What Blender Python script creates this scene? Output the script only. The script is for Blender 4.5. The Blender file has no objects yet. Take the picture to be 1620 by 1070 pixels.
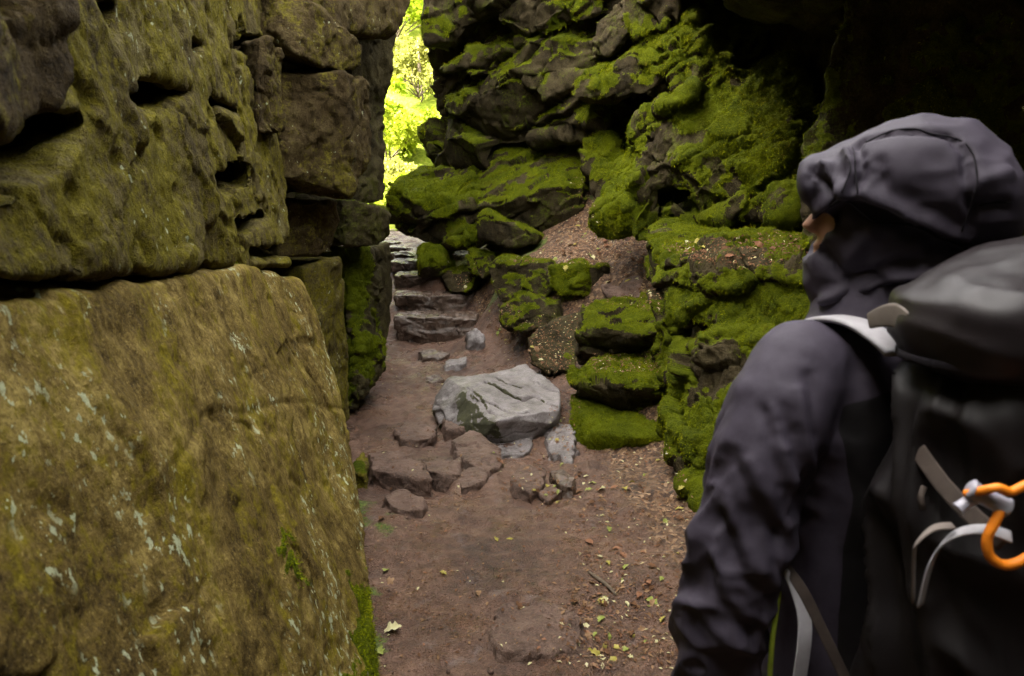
import bpy, bmesh, math, random
import numpy as np
from mathutils import Vector, Matrix

random.seed(7)
RNG = np.random.default_rng(11)
scene = bpy.context.scene
COL = scene.collection

# ------------------------------------------------------------------ camera
F_PX, CX, CY, PITCH = 1260.0, 810.0, 535.0, math.radians(10)
CAM = np.array([0.0, 0.0, 1.65])
FWD = np.array([0, math.cos(PITCH), -math.sin(PITCH)])
UPV = np.array([0, math.sin(PITCH), math.cos(PITCH)])

def ray(px, py):
    return np.array([(px - CX) / F_PX, 0, 0]) + FWD + UPV * ((CY - py) / F_PX)

def W(px, py, d):
    """point on the sight line of a photo position at d metres in front"""
    r = ray(px, py)
    return CAM + r * (d / r[1])

class Plane:
    def __init__(s, a, b, c):
        s.p = np.array(a, float); n = np.cross(np.array(b) - s.p, np.array(c) - s.p)
        s.n = n / np.linalg.norm(n)
        if np.dot(CAM - s.p, s.n) < 0: s.n = -s.n
    def at(s, px, py, off=0.0):
        r = ray(px, py); t = np.dot(s.p - CAM, s.n) / np.dot(r, s.n)
        return CAM + r * t + s.n * off

def pt(v):
    if isinstance(v, np.ndarray): return v
    if len(v) == 3 and isinstance(v[2], Plane): return v[2].at(v[0], v[1])
    if len(v) == 4 and isinstance(v[2], Plane): return v[2].at(v[0], v[1], v[3])
    return W(*v)

# ------------------------------------------------------------------ noise
def _hash(ix, iy, iz, s):
    with np.errstate(over='ignore'):
        n = (ix.astype(np.uint32) * np.uint32(73856093)) ^ (iy.astype(np.uint32) * np.uint32(19349663)) ^ \
            (iz.astype(np.uint32) * np.uint32(83492791)) ^ np.uint32((s * 2654435761) & 0xffffffff)
        n ^= n >> np.uint32(15); n *= np.uint32(0x2c1b3c6d); n ^= n >> np.uint32(12)
        n *= np.uint32(0x297a2d39); n ^= n >> np.uint32(15)
    return n.astype(np.float32) * np.float32(1 / 4294967296.0)

_R = np.array([[0.36, 0.48, -0.80], [-0.80, 0.60, 0.0], [0.48, 0.64, 0.60]])
def vnoise(P, seed=0):
    P = P @ _R.T
    I = np.floor(P).astype(np.int64); f = (P - I).astype(np.float32)
    u = f * f * f * (f * (f * 6 - 15) + 10)
    r = 0
    for dx in (0, 1):
        wx = u[:, 0] if dx else 1 - u[:, 0]
        for dy in (0, 1):
            wy = wx * (u[:, 1] if dy else 1 - u[:, 1])
            for dz in (0, 1):
                w = wy * (u[:, 2] if dz else 1 - u[:, 2])
                r = r + w * _hash(I[:, 0] + dx, I[:, 1] + dy, I[:, 2] + dz, seed)
    return r * 2 - 1

def fbm(P, scale, octv=4, seed=0, gain=0.5):
    Q = P / scale; a = 1.0; s = 0; t = 0
    for o in range(octv):
        s = s + a * vnoise(Q, seed + o * 17); t += a
        Q = (Q @ _R.T) * 2.03 + 5.3; a *= gain
    return s / t * 1.6

def worley(P, scale, seed=0):
    Q = (P / scale) @ _R.T
    I = np.floor(Q).astype(np.int64); f = Q - I
    n = len(P); d1 = np.full(n, 9.0); d2 = np.full(n, 9.0)
    cid = np.zeros(n); vec = np.zeros((n, 3))
    for dx in (-1, 0, 1):
        for dy in (-1, 0, 1):
            for dz in (-1, 0, 1):
                a, b, c = I[:, 0] + dx, I[:, 1] + dy, I[:, 2] + dz
                cx = dx + _hash(a, b, c, seed); cy = dy + _hash(a, b, c, seed + 1); cz = dz + _hash(a, b, c, seed + 2)
                v = np.stack([cx, cy, cz], 1) - f
                d = np.sqrt((v * v).sum(1)); m = d < d1
                d2 = np.where(m, d1, np.minimum(d2, d))
                d1 = np.where(m, d, d1); cid = np.where(m, _hash(a, b, c, seed + 5), cid)
                vec[m] = v[m]
    return d1, d2, cid, vec

def sstep(a, b, x):
    t = np.clip((x - a) / (b - a), 0, 1); return t * t * (3 - 2 * t)

# ------------------------------------------------------------------ mesh tools
def mesh_arrays(name, V, F):
    """mesh from an (n,3) array and an (m,k) index array"""
    V = np.asarray(V, np.float32); F = np.asarray(F, np.int32)
    me = bpy.data.meshes.new(name); k = F.shape[1]
    me.vertices.add(len(V)); me.vertices.foreach_set('co', V.ravel())
    me.loops.add(F.size); me.loops.foreach_set('vertex_index', F.ravel())
    me.polygons.add(len(F))
    me.polygons.foreach_set('loop_start', np.arange(0, F.size, k, dtype=np.int32))
    me.update(calc_edges=True); me.validate()
    return me

def getV(me):
    a = np.empty(len(me.vertices) * 3, np.float32); me.vertices.foreach_get('co', a)
    return a.reshape(-1, 3).astype(np.float64)

def setV(me, V):
    me.vertices.foreach_set('co', np.asarray(V, np.float32).ravel()); me.update()

def getN(me):
    a = np.empty(len(me.vertices) * 3, np.float32); me.vertex_normals.foreach_get('vector', a)
    return a.reshape(-1, 3).astype(np.float64)

def smooth_mesh(me, it, lam=0.5):
    if it <= 0: return
    E = np.empty(len(me.edges) * 2, np.int32); me.edges.foreach_get('vertices', E); E = E.reshape(-1, 2)
    V = getV(me); n = len(V)
    deg = np.maximum(np.bincount(E.ravel(), minlength=n), 1)
    for _ in range(it):
        A = np.stack([np.bincount(E[:, 0], V[E[:, 1], k], n) + np.bincount(E[:, 1], V[E[:, 0], k], n) for k in range(3)], 1)
        V += lam * (A / deg[:, None] - V)
    setV(me, V)

def attr(me, name, val):
    a = me.attributes.new(name, 'FLOAT', 'POINT'); a.data.foreach_set('value', np.asarray(val, np.float32))

def shade_smooth(me, on=True):
    me.polygons.foreach_set('use_smooth', np.full(len(me.polygons), on))

def hull_into(bm, P):
    vs = [bm.verts.new(p) for p in P]
    r = bmesh.ops.convex_hull(bm, input=vs)
    dead = {g for g in list(r['geom_interior']) + list(r['geom_unused']) if isinstance(g, bmesh.types.BMVert)}
    bmesh.ops.delete(bm, geom=list(dead), context='VERTS')

def hull_pts(h):
    """h = (points, back) : front points plus the same points pushed back"""
    P = [pt(v) for v in h[0]]
    if len(h) > 1 and h[1] is not None:
        b = np.array(h[1], float); sc = h[2] if len(h) > 2 else 1.0
        c = sum(P) / len(P)
        P = P + [c + (p - c) * sc + b for p in P]
    return P

def hull_mesh(hulls):
    bm = bmesh.new()
    for h in hulls:
        b2 = bmesh.new(); hull_into(b2, hull_pts(h))
        m = bpy.data.meshes.new('t'); b2.to_mesh(m); b2.free(); bm.from_mesh(m); bpy.data.meshes.remove(m)
    bmesh.ops.recalc_face_normals(bm, faces=bm.faces)
    me = bpy.data.meshes.new('hull'); bm.to_mesh(me); bm.free()
    return me

def voxel(me, vox, cuts=None):
    """union everything in the mesh (less the cutters) into one even surface"""
    o = bpy.data.objects.new('tmp', me); COL.objects.link(o); cos = []
    if cuts:
        m = o.modifiers.new('r0', 'REMESH'); m.mode = 'VOXEL'; m.voxel_size = vox * 1.6; m.adaptivity = 0
    for c in cuts or []:
        cm = hull_mesh([c]); co = bpy.data.objects.new('tmpc', cm); COL.objects.link(co); cos.append(co)
        b = o.modifiers.new('b', 'BOOLEAN'); b.operation = 'DIFFERENCE'; b.object = co; b.solver = 'EXACT'
    m = o.modifiers.new('r', 'REMESH'); m.mode = 'VOXEL'; m.voxel_size = vox; m.adaptivity = 0
    dg = bpy.context.evaluated_depsgraph_get()
    out = bpy.data.meshes.new_from_object(o.evaluated_get(dg))
    for c in cos:
        cm = c.data; bpy.data.objects.remove(c); bpy.data.meshes.remove(cm)
    bpy.data.objects.remove(o); bpy.data.meshes.remove(me)
    assert len(out.vertices), 'empty voxel result'
    return out

def link(name, me, mat=None, parent=None, origin=None, smooth=True):
    """one mesh object with its origin at its own base (or where told)"""
    V = getV(me)
    if origin is None:
        lo, hi = V.min(0), V.max(0); origin = np.array([(lo[0] + hi[0]) / 2, (lo[1] + hi[1]) / 2, lo[2]])
    setV(me, V - origin)
    if smooth: shade_smooth(me)
    me.name = name
    o = bpy.data.objects.new(name, me); COL.objects.link(o); o.location = origin
    if mat: me.materials.append(mat)
    if parent is not None:
        o.parent = parent
        par_w = Vector(parent['_w']); o.location = Vector(origin) - par_w
    o['_w'] = [float(x) for x in origin]
    return o

def tag(o, label, cat=None, group=None, kind=None):
    o['label'] = label
    if cat: o['category'] = cat
    if group: o['group'] = group
    if kind: o['kind'] = kind
    return o

def empty(name, loc):
    o = bpy.data.objects.new(name, None); COL.objects.link(o); o.location = loc; o.empty_display_size = .05
    o['_w'] = [float(x) for x in loc]
    return o

# ------------------------------------------------------------------ materials
class NT:
    def __init__(s, name):
        s.m = bpy.data.materials.new(name); s.m.use_nodes = True
        s.t = s.m.node_tree; s.n = s.t.nodes; s.n.clear()
        s.out = s.n.new('ShaderNodeOutputMaterial'); s.b = s.n.new('ShaderNodeBsdfPrincipled')
        s.t.links.new(s.b.outputs[0], s.out.inputs[0])
        s.tc = s.n.new('ShaderNodeTexCoord').outputs['Object']
    def l(s, a, b): s.t.links.new(a, b)
    def val(s, sock, v):
        if isinstance(v, bpy.types.NodeSocket): s.l(v, sock)
        else: sock.default_value = v
    def mapping(s, scale=(1, 1, 1), rot=(0, 0, 0), loc=(0, 0, 0), src=None):
        m = s.n.new('ShaderNodeMapping'); s.l(src or s.tc, m.inputs[0])
        m.inputs['Scale'].default_value = scale; m.inputs['Rotation'].default_value = rot; m.inputs['Location'].default_value = loc
        return m.outputs[0]
    def noise(s, scale, detail=6, rough=.6, vec=None, dist=0.0):
        m = s.n.new('ShaderNodeTexNoise'); s.l(vec or s.tc, m.inputs['Vector'])
        m.inputs['Scale'].default_value = scale; m.inputs['Detail'].default_value = detail
        m.inputs['Roughness'].default_value = rough; m.inputs['Distortion'].default_value = dist
        return m.outputs['Fac']
    def voro(s, scale, vec=None, feature='F1', out='Distance', rnd=1.0):
        m = s.n.new('ShaderNodeTexVoronoi'); s.l(vec or s.tc, m.inputs['Vector']); m.feature = feature
        m.inputs['Scale'].default_value = scale; m.inputs['Randomness'].default_value = rnd
        return m.outputs[out]
    def ramp(s, fac, stops):
        m = s.n.new('ShaderNodeValToRGB'); s.l(fac, m.inputs[0]); e = m.color_ramp.elements
        while len(e) < len(stops): e.new(.5)
        for k, (p, c) in enumerate(stops):
            e[k].position = p; e[k].color = (*c, 1) if len(c) == 3 else c
        return m.outputs[0]
    def rng(s, x, a, b, c=0.0, d=1.0):
        m = s.n.new('ShaderNodeMapRange'); s.val(m.inputs[0], x)
        for k, v in zip((1, 2, 3, 4), (a, b, c, d)): m.inputs[k].default_value = v
        m.interpolation_type = 'SMOOTHSTEP'
        return m.outputs[0]
    def math(s, op, a, b=0.0):
        m = s.n.new('ShaderNodeMath'); m.operation = op; s.val(m.inputs[0], a); s.val(m.inputs[1], b); return m.outputs[0]
    def mix(s, fac, a, b, mode='MIX'):
        m = s.n.new('ShaderNodeMix'); m.data_type = 'RGBA'; m.blend_type = mode
        s.val(m.inputs[0], fac)
        s.val(m.inputs[6], (*a, 1) if isinstance(a, tuple) else a); s.val(m.inputs[7], (*b, 1) if isinstance(b, tuple) else b)
        return m.outputs[2]
    def attr(s, name):
        m = s.n.new('ShaderNodeAttribute'); m.attribute_name = name; return m.outputs['Fac']
    def bump(s, h, strength=.5, dist=.01, prev=None):
        m = s.n.new('ShaderNodeBump'); s.l(h, m.inputs['Height']); m.inputs['Strength'].default_value = strength
        m.inputs['Distance'].default_value = dist
        if prev: s.l(prev, m.inputs['Normal'])
        return m.outputs[0]
    def done(s, color, rough=.8, spec=.3, normal=None):
        s.val(s.b.inputs['Base Color'], (*color, 1) if isinstance(color, tuple) else color)
        s.val(s.b.inputs['Roughness'], rough); s.val(s.b.inputs['Specular IOR Level'], spec)
        if normal: s.l(normal, s.b.inputs['Normal'])
        return s.m

def plain(name, c, rough=.6, spec=.4, metal=0, vary=.25, bump=.0, bscale=200):
    t = NT(name); n = t.noise(30, 5, .6)
    dk = tuple(x * (1 - vary) for x in c); lt = tuple(min(1, x * (1 + vary)) for x in c)
    col = t.ramp(n, [(.3, dk), (.7, lt)])
    nm = t.bump(t.noise(bscale, 3, .6), bump, .002) if bump else None
    t.b.inputs['Metallic'].default_value = metal
    return t.done(col, rough, spec, nm)

def rock_mat(name, dark, mid, light, algae=0.4, algae_c=(.16, .14, .015), lichen=0.0, mossd=(.018, .030, .002), mossl=(.16, .19, .004),
             rough=.85, spec=.09, streak=.5, grain=1.0, wet=0.0):
    t = NT(name)
    big = t.noise(2.2, 6, .62, dist=.6); medn = t.noise(11, 8, .68, dist=.3); fin = t.noise(85, 5, .7); spk = t.noise(240, 3, .6)
    f = t.math('ADD', t.math('MULTIPLY', big, .34), t.math('ADD', t.math('MULTIPLY', medn, .36), t.math('MULTIPLY', fin, .30)))
    col = t.ramp(f, [(.40, dark), (.5, mid), (.60, light)])
    col = t.mix(t.rng(spk, .5, .72), col, t.mix(.55, col, (.02, .016, .012)))
    col = t.mix(t.math('MULTIPLY', t.rng(t.noise(150, 4, .7), .58, .72), .45), col, tuple(min(1, x * 2.0 + .03) for x in light))
    # thin film of algae, drawn out downwards
    sv = t.mapping((7, 7, 1.1)); st = t.noise(1.0, 7, .7, vec=sv)
    am = t.math('ADD', t.math('MULTIPLY', st, streak), t.math('MULTIPLY', t.noise(3.1, 7, .7), 1 - streak))
    am = t.math('ADD', am, t.math('MULTIPLY', t.math('SUBTRACT', t.noise(45, 5, .7), .5), .5))
    am = t.rng(am, .62 - algae * .3, .76 - algae * .3)
    acol = t.ramp(t.noise(70, 4, .7), [(.3, tuple(x * .45 for x in algae_c)), (.68, tuple(x * 1.35 for x in algae_c))])
    col = t.mix(t.math('MULTIPLY', am, .85), col, acol)
    if lichen > 0:
        lv = t.mapping((1, 1, .8))
        lm = t.rng(t.noise(34, 4, .6, vec=lv), .675 - lichen * .11, .70 - lichen * .11)
        lm = t.math('MULTIPLY', lm, t.rng(t.noise(2.0, 5, .6), .50, .58))
        col = t.mix(t.math('MULTIPLY', lm, .85), col, (.38, .42, .27))
    # moss
    ms = t.attr('moss')
    mn = t.noise(38, 6, .72); mf = t.noise(130, 4, .7)
    mm = t.math('ADD', ms, t.math('MULTIPLY', t.math('SUBTRACT', mn, .5), .9))
    mm = t.rng(mm, .38, .56)
    mcf = t.math('ADD', t.math('MULTIPLY', t.noise(5, 5, .6), .4), t.math('ADD', t.math('MULTIPLY', mn, .3), t.math('MULTIPLY', mf, .3)))
    mc = t.ramp(mcf, [(.36, mossd), (.52, tuple((a * .45 + b * .55) for a, b in zip(mossd, mossl))), (.66, mossl)])
    col = t.mix(mm, col, mc)
    bh = t.math('ADD', t.math('MULTIPLY', medn, .8), t.math('ADD', t.math('MULTIPLY', fin, .5), t.math('MULTIPLY', spk, .2)))
    rb = t.bump(bh, .95 * grain, .03)
    mb = t.bump(t.math('ADD', mn, mf), 1.0, .03)
    nm = t.n.new('ShaderNodeMix'); nm.data_type = 'VECTOR'; t.l(mm, nm.inputs[0]); t.l(rb, nm.inputs[4]); t.l(mb, nm.inputs[5])
    rr = t.math('ADD', t.math('MULTIPLY', mm, .95 - rough), rough)
    if wet > 0:
        rr = t.math('SUBTRACT', rr, t.math('MULTIPLY', t.math('MULTIPLY', t.rng(t.noise(6, 4, .6), .4, .6), wet), t.math('SUBTRACT', 1.0, mm)))
    return t.done(col, rr, spec, nm.outputs[1])
# ================================================================== lie of the land
ctrl = [(x, y, 0.0) for x in (-1.6, -.8, 0, .7, 1.5, 3) for y in (-2, 0, 2, 3.4)]
ctrl += [(-1.0, 4.6, 0), (-.4, 4.6, 0), (.3, 4.6, 0), (.9, 4.6, .01), (-1.2, 5.6, .01), (-.5, 5.6, .0), (.2, 5.6, .01), (-1.4, 6.6, .05), (-.8, 6.8, .05), (-.2, 6.8, .05),
         (-1.4, 7.9, .09), (-.6, 7.9, .10), (.0, 7.7, .22), (-1.5, 8.4, .12), (-.5, 8.4, .16), (-1.4, 8.75, .20), (-.3, 8.75, .22), (-1.5, 9.3, .42), (-.55, 9.3, .42), (-1.5, 9.8, .6), (-.8, 9.8, .62),
         (-1.6, 10.4, .84), (-.9, 10.4, .9), (-1.7, 11.3, 1.0), (-1.0, 11.3, 1.03), (-2.2, 12.4, 1.15), (-1.2, 12.4, 1.15), (-3, 12.5, 1.2), (-4, 12.5, 1.3), (-3.5, 8, .6), (-3.5, 4, .2)]
ctrl += [(.75, 5.3, .04), (1.1, 4.9, .03), (.75, 6.0, .30), (1.1, 6.0, .35), (.7, 6.6, .5), (1.2, 6.7, .6), (.9, 7.15, .62), (.4, 7.15, .36), (.15, 7.2, .22), (.3, 7.5, .62), (.75, 7.5, .90), (1.3, 7.3, 1.0)]
for px, py, d in [(800, 410, 8.3), (860, 405, 7.95), (900, 410, 7.8), (960, 412, 7.75), (1000, 400, 7.6), (1020, 425, 7.4), (920, 370, 8.5), (925, 330, 8.75), (915, 290, 9.0), (980, 375, 8.0), (860, 395, 8.5), (785, 465, 8.3), (775, 440, 8.9), (706, 404, 9.5), (760, 500, 8.5), (660, 385, 10.9), (640, 372, 11.6), (1100, 380, 6.6), (1250, 380, 5.8)]:
    ctrl.append(tuple(W(px, py, d)))
ctrl += [(2.5, 6, 1.2), (3, 9, 1.3), (4, 12.5, 1.6), (1, 12.5, 1.4)]
CT = np.array(ctrl, float)
_D = np.linalg.norm(CT[:, None, :2] - CT[None, :, :2], axis=2)
_A = np.block([[_D + np.eye(len(CT)) * -.02, np.ones((len(CT), 1))], [np.ones((1, len(CT))), np.zeros((1, 1))]])
_S = np.linalg.solve(_A, np.concatenate([CT[:, 2], [0]]))
def gbase(x, y):
    x = np.asarray(x, float); y = np.asarray(y, float); r = np.full(x.shape, _S[-1])
    for (cx, cy, _), w in zip(CT, _S[:-1]): r = r + w * np.hypot(x - cx, y - cy)
    return r

def G0(px, py, *_):       # where a sight line meets the ground
    r = ray(px, py); r = r / r[1]; lo, hi = 1.0, 14.0
    ds = np.linspace(1.5, 13, 900); P = CAM[None] + ds[:, None] * r; h = P[:, 2] - gbase(P[:, 0], P[:, 1])
    k = int(np.argmax(h < 0)) if (h < 0).any() else len(ds) - 1
    return P[k]
# ================================================================== materials of the place
M_LBOULD = rock_mat('olive gritstone', (.030, .019, .005), (.120, .083, .021), (.27, .205, .062), algae=.46, algae_c=(.155, .125, .006), lichen=.8, rough=.8, grain=.6)
M_LCLIFF = rock_mat('algae gritstone', (.028, .020, .007), (.085, .066, .022), (.16, .135, .05), algae=.62, algae_c=(.145, .125, .007), lichen=.25, rough=.82)
M_BROWN = rock_mat('brown gritstone', (.018, .012, .005), (.058, .040, .016), (.105, .080, .033), algae=.34, lichen=.1, rough=.85)
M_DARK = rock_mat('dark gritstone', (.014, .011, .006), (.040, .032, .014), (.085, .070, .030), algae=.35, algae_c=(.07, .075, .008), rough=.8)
M_RIGHT = rock_mat('mossy gritstone', (.012, .009, .004), (.037, .028, .013), (.075, .06, .03), algae=.35, algae_c=(.07, .085, .006), rough=.85, streak=.3)
M_GREY = rock_mat('grey wet gritstone', (.055, .045, .040), (.150, .130, .124), (.25, .224, .222), algae=.02, lichen=0, rough=.45, spec=.6, wet=.15, algae_c=(.12, .12, .02), grain=.6, mossd=(.022, .021, .008), mossl=(.085, .085, .02))
M_STEP = rock_mat('worn step stone', (.030, .019, .012), (.082, .054, .038), (.17, .125, .10), algae=.05, lichen=0, rough=.34, spec=.55, wet=.14, grain=.5)
M_MUDST = rock_mat('muddy stone', (.055, .031, .021), (.13, .078, .055), (.20, .13, .098), algae=.03, lichen=0, rough=.6, spec=.4)

# ================================================================== rocks
GROUPS_TUFT = []

def displace(me, big, facet, med, fine, strata, seed, moss, drape=None, pits=None, mossx=None):
    V = getV(me)
    if big: 
        L, a = big
        V = V + a * np.stack([fbm(V, L, 3, seed + k) for k in (1, 2, 3)], 1)
        setV(me, V)
    N = getN(me); V0 = V.copy(); d = 0
    if facet:
        L, a = facet[:2]; V1 = V0
        if len(facet) > 2: V1 = np.stack([V0[:, 0], V0[:, 1], (V0[:, 2] + facet[2][0] * V0[:, 0] + facet[2][1] * V0[:, 1]) * 2.4], 1)
        Q = V1 + .35 * L * np.stack([fbm(V0, L * .8, 2, seed + 30 + k) for k in (1, 2, 3)], 1)
        d1, d2, cid, vec = worley(Q, L, seed + 40)
        g = np.stack([np.sin(cid * 91), np.cos(cid * 57), np.sin(cid * 37 + 1)], 1)
        d = d + a * ((cid - .5) * 1.1 + .9 * (g * vec).sum(1)) - a * .35 * (1 - sstep(0, .06, d2 - d1))
    if strata:
        L, a, tilt = strata
        h = V0[:, 2] + tilt[0] * V0[:, 0] + tilt[1] * V0[:, 1] + .34 * L * fbm(V0, L * 1.6, 4, seed + 60) * 2
        ph = h / L; k = np.floor(ph); fr = ph - k
        hk = _hash(k.astype(np.int64), np.zeros(len(k), np.int64), np.zeros(len(k), np.int64), seed + 3)
        hn = _hash((k + 1).astype(np.int64), np.zeros(len(k), np.int64), np.zeros(len(k), np.int64), seed + 3)
        s = hk + (hn - hk) * sstep(.80, 1.0, fr)
        d = d + a * (s - .5) * 2 - a * .9 * np.exp(-((fr - .82) / .07) ** 2)
    if drape:                     # folds that hang down the face
        q = V0 * np.array([1, 1, .22]) + .12 * fbm(V0, .3, 2, seed + 61)[:, None]
        d = d + drape[1] * (1 - 2.2 * np.abs(fbm(q, drape[0], 3, seed + 62)))
    if pits:
        p1, p2, pc, pv = worley(V0 * np.array([1, 1, 1.5]), pits[0], seed + 65)
        d = d - pits[1] * (pc > .62) * sstep(.42, .10, p1) * (.4 + pc)
    if med: d = d + med[1] * fbm(V0, med[0], 4, seed + 70)
    if fine: d = d + fine[1] * fbm(V0, fine[0], 3, seed + 80)
    V = V0 + N * np.asarray(d)[:, None] if not np.isscalar(d) else V0
    setV(me, V)
    N = getN(me)
    b, wz, wf = moss[:3]
    c = moss[3] if len(moss) > 3 else .02
    m = b + wz * N[:, 2] + wf * fbm(V, .35, 4, seed + 90) + .35 * wf * fbm(V, .07, 3, seed + 95)
    if mossx is not None: m = m + mossx(V, N)
    m = sstep(.30, .70, m)
    bump = .5 + .5 * fbm(V, .06, 3, seed + 97) + .25 * fbm(V, .16, 2, seed + 98)
    setV(me, V + N * (m * c * bump)[:, None])
    attr(me, 'moss', m)
    return m

def rock(name, label, hulls, vox, mat, cat='rock', sm=4, big=(.5, .03), facet=(.28, .02), med=(.12, .010), fine=(.03, .0035), strata=None, drape=None, pits=None, mossx=None,
         moss=(-.5, .3, .3), cuts=None, tuft=0, tlen=0.0081, seed=None, group=None, grooves=None):
    if mat is M_RIGHT and moss[0] > -.3: moss = (moss[0] + .22, *moss[1:])
    me = voxel(hull_mesh(hulls), vox, cuts)
    smooth_mesh(me, sm)
    seed = seed or (sum(ord(ch) * (i + 3) for i, ch in enumerate(label)) % 9000)
    if grooves:
        V = getV(me); N = getN(me); d = np.zeros(len(V))
        for line, wd, dp in grooves:
            P = np.array([pt(q) for q in line]); best = np.full(len(V), 9.)
            for a, b in zip(P[:-1], P[1:]):
                ab = b - a; t = np.clip(((V - a) @ ab) / (ab @ ab), 0, 1)
                best = np.minimum(best, np.linalg.norm(V - a - t[:, None] * ab, axis=1))
            best = best + .3 * wd * fbm(V, wd * 2.5, 2, seed)
            d -= dp * np.exp(-(best / wd) ** 2)
        setV(me, V + N * d[:, None])
    m = displace(me, big, facet, med, fine, strata, seed, moss, drape, pits, mossx)
    V = getV(me); N = getN(me)
    o = link(name, me, mat); tag(o, label, cat, group, 'thing')
    if tuft: moss_tufts(o, V, N, m, vox, tuft, tlen, seed)
    return o

def moss_mat(name, dk, lt, tip):
    t = NT(name)
    n = t.math('ADD', t.math('MULTIPLY', t.noise(7, 5, .65), .55), t.math('MULTIPLY', t.noise(90, 3, .7), .45))
    c = t.ramp(n, [(.34, dk), (.52, lt), (.68, tip)])
    c = t.mix(t.math('MULTIPLY', t.rng(t.noise(3.5, 5, .65), .56, .68), .7), c, (.085, .062, .014))
    return t.done(c, .9, .03)
M_MOSS = moss_mat('moss fronds', (.020, .032, .002), (.140, .165, .003), (.34, .335, .006))

def moss_tufts(o, V, N, m, vox, dens, ln, seed):
    """moss as short drooping blades rooted all over the mossy skin"""
    rng = np.random.default_rng(seed)
    toC = CAM - V; toC /= np.linalg.norm(toC, axis=1)[:, None]
    w = m * (m > .45) * ((N * toC).sum(1) > -.25) * (V[:, 2] > -.05)
    n = int((w > 0).sum() * vox * vox * dens)
    if n < 20: return
    n = min(n, 110000)
    i = rng.choice(len(V), n, p=w / w.sum())
    R = rng.normal(size=(n, 3))
    P = V[i] + R * vox * .4 - N[i] * .002
    D = N[i] * .75 + R * .45; D[:, 2] -= .45 * (1 - np.clip(N[i][:, 2], 0, 1)); D /= np.linalg.norm(D, axis=1)[:, None]
    S = np.cross(D, rng.normal(size=(n, 3))); S /= np.linalg.norm(S, axis=1)[:, None] + 1e-6
    L = ln * rng.uniform(.5, 1.4, n)[:, None]; wd = L * .2
    mid = P + D * L * .55; dn = np.array([0, 0, -1.0]) * L * .35
    VV = np.concatenate([P - S * wd * .6, P + S * wd * .6, mid + S * wd, mid - S * wd, P + D * L + dn], 0)
    k = np.arange(n)
    F = np.concatenate([np.stack([k, k + n, k + 2 * n], 1), np.stack([k, k + 2 * n, k + 3 * n], 1), np.stack([k + 3 * n, k + 2 * n, k + 4 * n], 1)], 0)
    me = mesh_arrays('moss', VV, F)
    c = link('moss', me, M_MOSS, parent=o, smooth=False); c['kind'] = 'stuff'

# ------------------------------------------------------------------ left side
PB = Plane(W(480, 450, 4.3), W(600, 1080, 2.5), W(0, 468, 1.25))
top = [(-330, 470), (0, 468), (160, 445), (330, 424), (430, 426), (482, 448)]
side = [(506, 520), (532, 600), (554, 690), (574, 790), (588, 900), (597, 1000), (602, 1080), (600, 1190)]
near = [(-330, 1500), (-330, 900), (300, 1500)]
rock('leaning_boulder', 'huge olive boulder leaning beside the path at left, flecked with pale lichen',
     [([(x, y, PB) for x, y in top + side + near] , (-.55, .42, .02))], .0105, M_LBOULD, sm=5,
     big=(.8, .03), facet=(.6, .010), med=(.16, .011), fine=(.03, .003), pits=(.10, .006), moss=(-.62, .75, .35, .012),
     mossx=lambda V, N: 1.15 * np.maximum(sstep(.42, .02, V[:, 2] + .25 * fbm(V, .2, 3, 3)), .55 * sstep(.95, .25, V[:, 2] + .45 * fbm(V, .25, 4, 4))) * sstep(-.95, -.6, V[:, 0]) * sstep(3.9, 3.0, V[:, 1]), tuft=40000, tlen=.006,
     cuts=[([(478, 556, PB, .06), (506, 548, PB, .06), (508, 572, PB, .06), (486, 575, PB, .06)], (-.10, .0, .05)),
           ([(448, 690, PB, .04), (470, 670, PB, .04), (474, 690, PB, .04), (458, 694, PB, .04)], (-.05, 0, .03))],
     grooves=[([(250, 720, PB), (330, 640, PB), (470, 640, PB), (545, 645, PB)], .013, .006), ([(420, 560, PB), (470, 640, PB), (500, 760, PB)], .014, .006)])

Q1, Q2 = W(0, 435, 1.22), W(458, 430, 4.25)
PC = Plane(Q1, Q2, Q1 + np.array([-.10, 0, 1.0]))
def cut(poly, back, off=.10):
    return ([(x, y, PC, off) for x, y in poly], back)
cuts = [cut([(-90, 186), (30, 208), (85, 218), (108, 203), (100, 250), (50, 305), (-90, 360)], (-.45, .22, .14)),
        cut([(168, 170), (238, 145), (295, 160), (285, 180), (232, 200), (195, 196)], (-.34, .1, .06)),
        cut([(285, 84), (300, 78), (318, 95), (305, 108), (292, 104)], (-.3, .1, .05)),
        cut([(130, 22), (160, 20), (166, 45), (148, 62), (135, 50)], (-.28, .1, .06)),
        cut([(318, 178), (345, 176), (388, 205), (362, 206), (335, 198)], (-.32, .1, .05)),
        cut([(322, 300), (375, 274), (390, 280), (390, 308), (345, 328)], (-.45, .2, .08)),
        cut([(364, 370), (415, 352), (422, 362), (385, 388)], (-.45, .2, .08)),
        cut([(364, 62), (412, 58), (416, 88), (385, 98), (372, 88)], (-.45, .2, .05)),
        cut([(388, 412), (452, 404), (456, 428), (420, 436), (396, 430)], (-.4, .2, .06))]
low = [(-330, 452), (0, 434), (55, 424), (150, 412), (172, 424), (250, 416), (330, 408), (395, 404), (456, 422)]
cuts = [(c[0], (c[1][0] * 1.5, c[1][1] + .28, .16)) for c in cuts]
up = [(452, 250), (440, 60), (436, -120), (434, -420), (-330, -420)]
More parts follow.
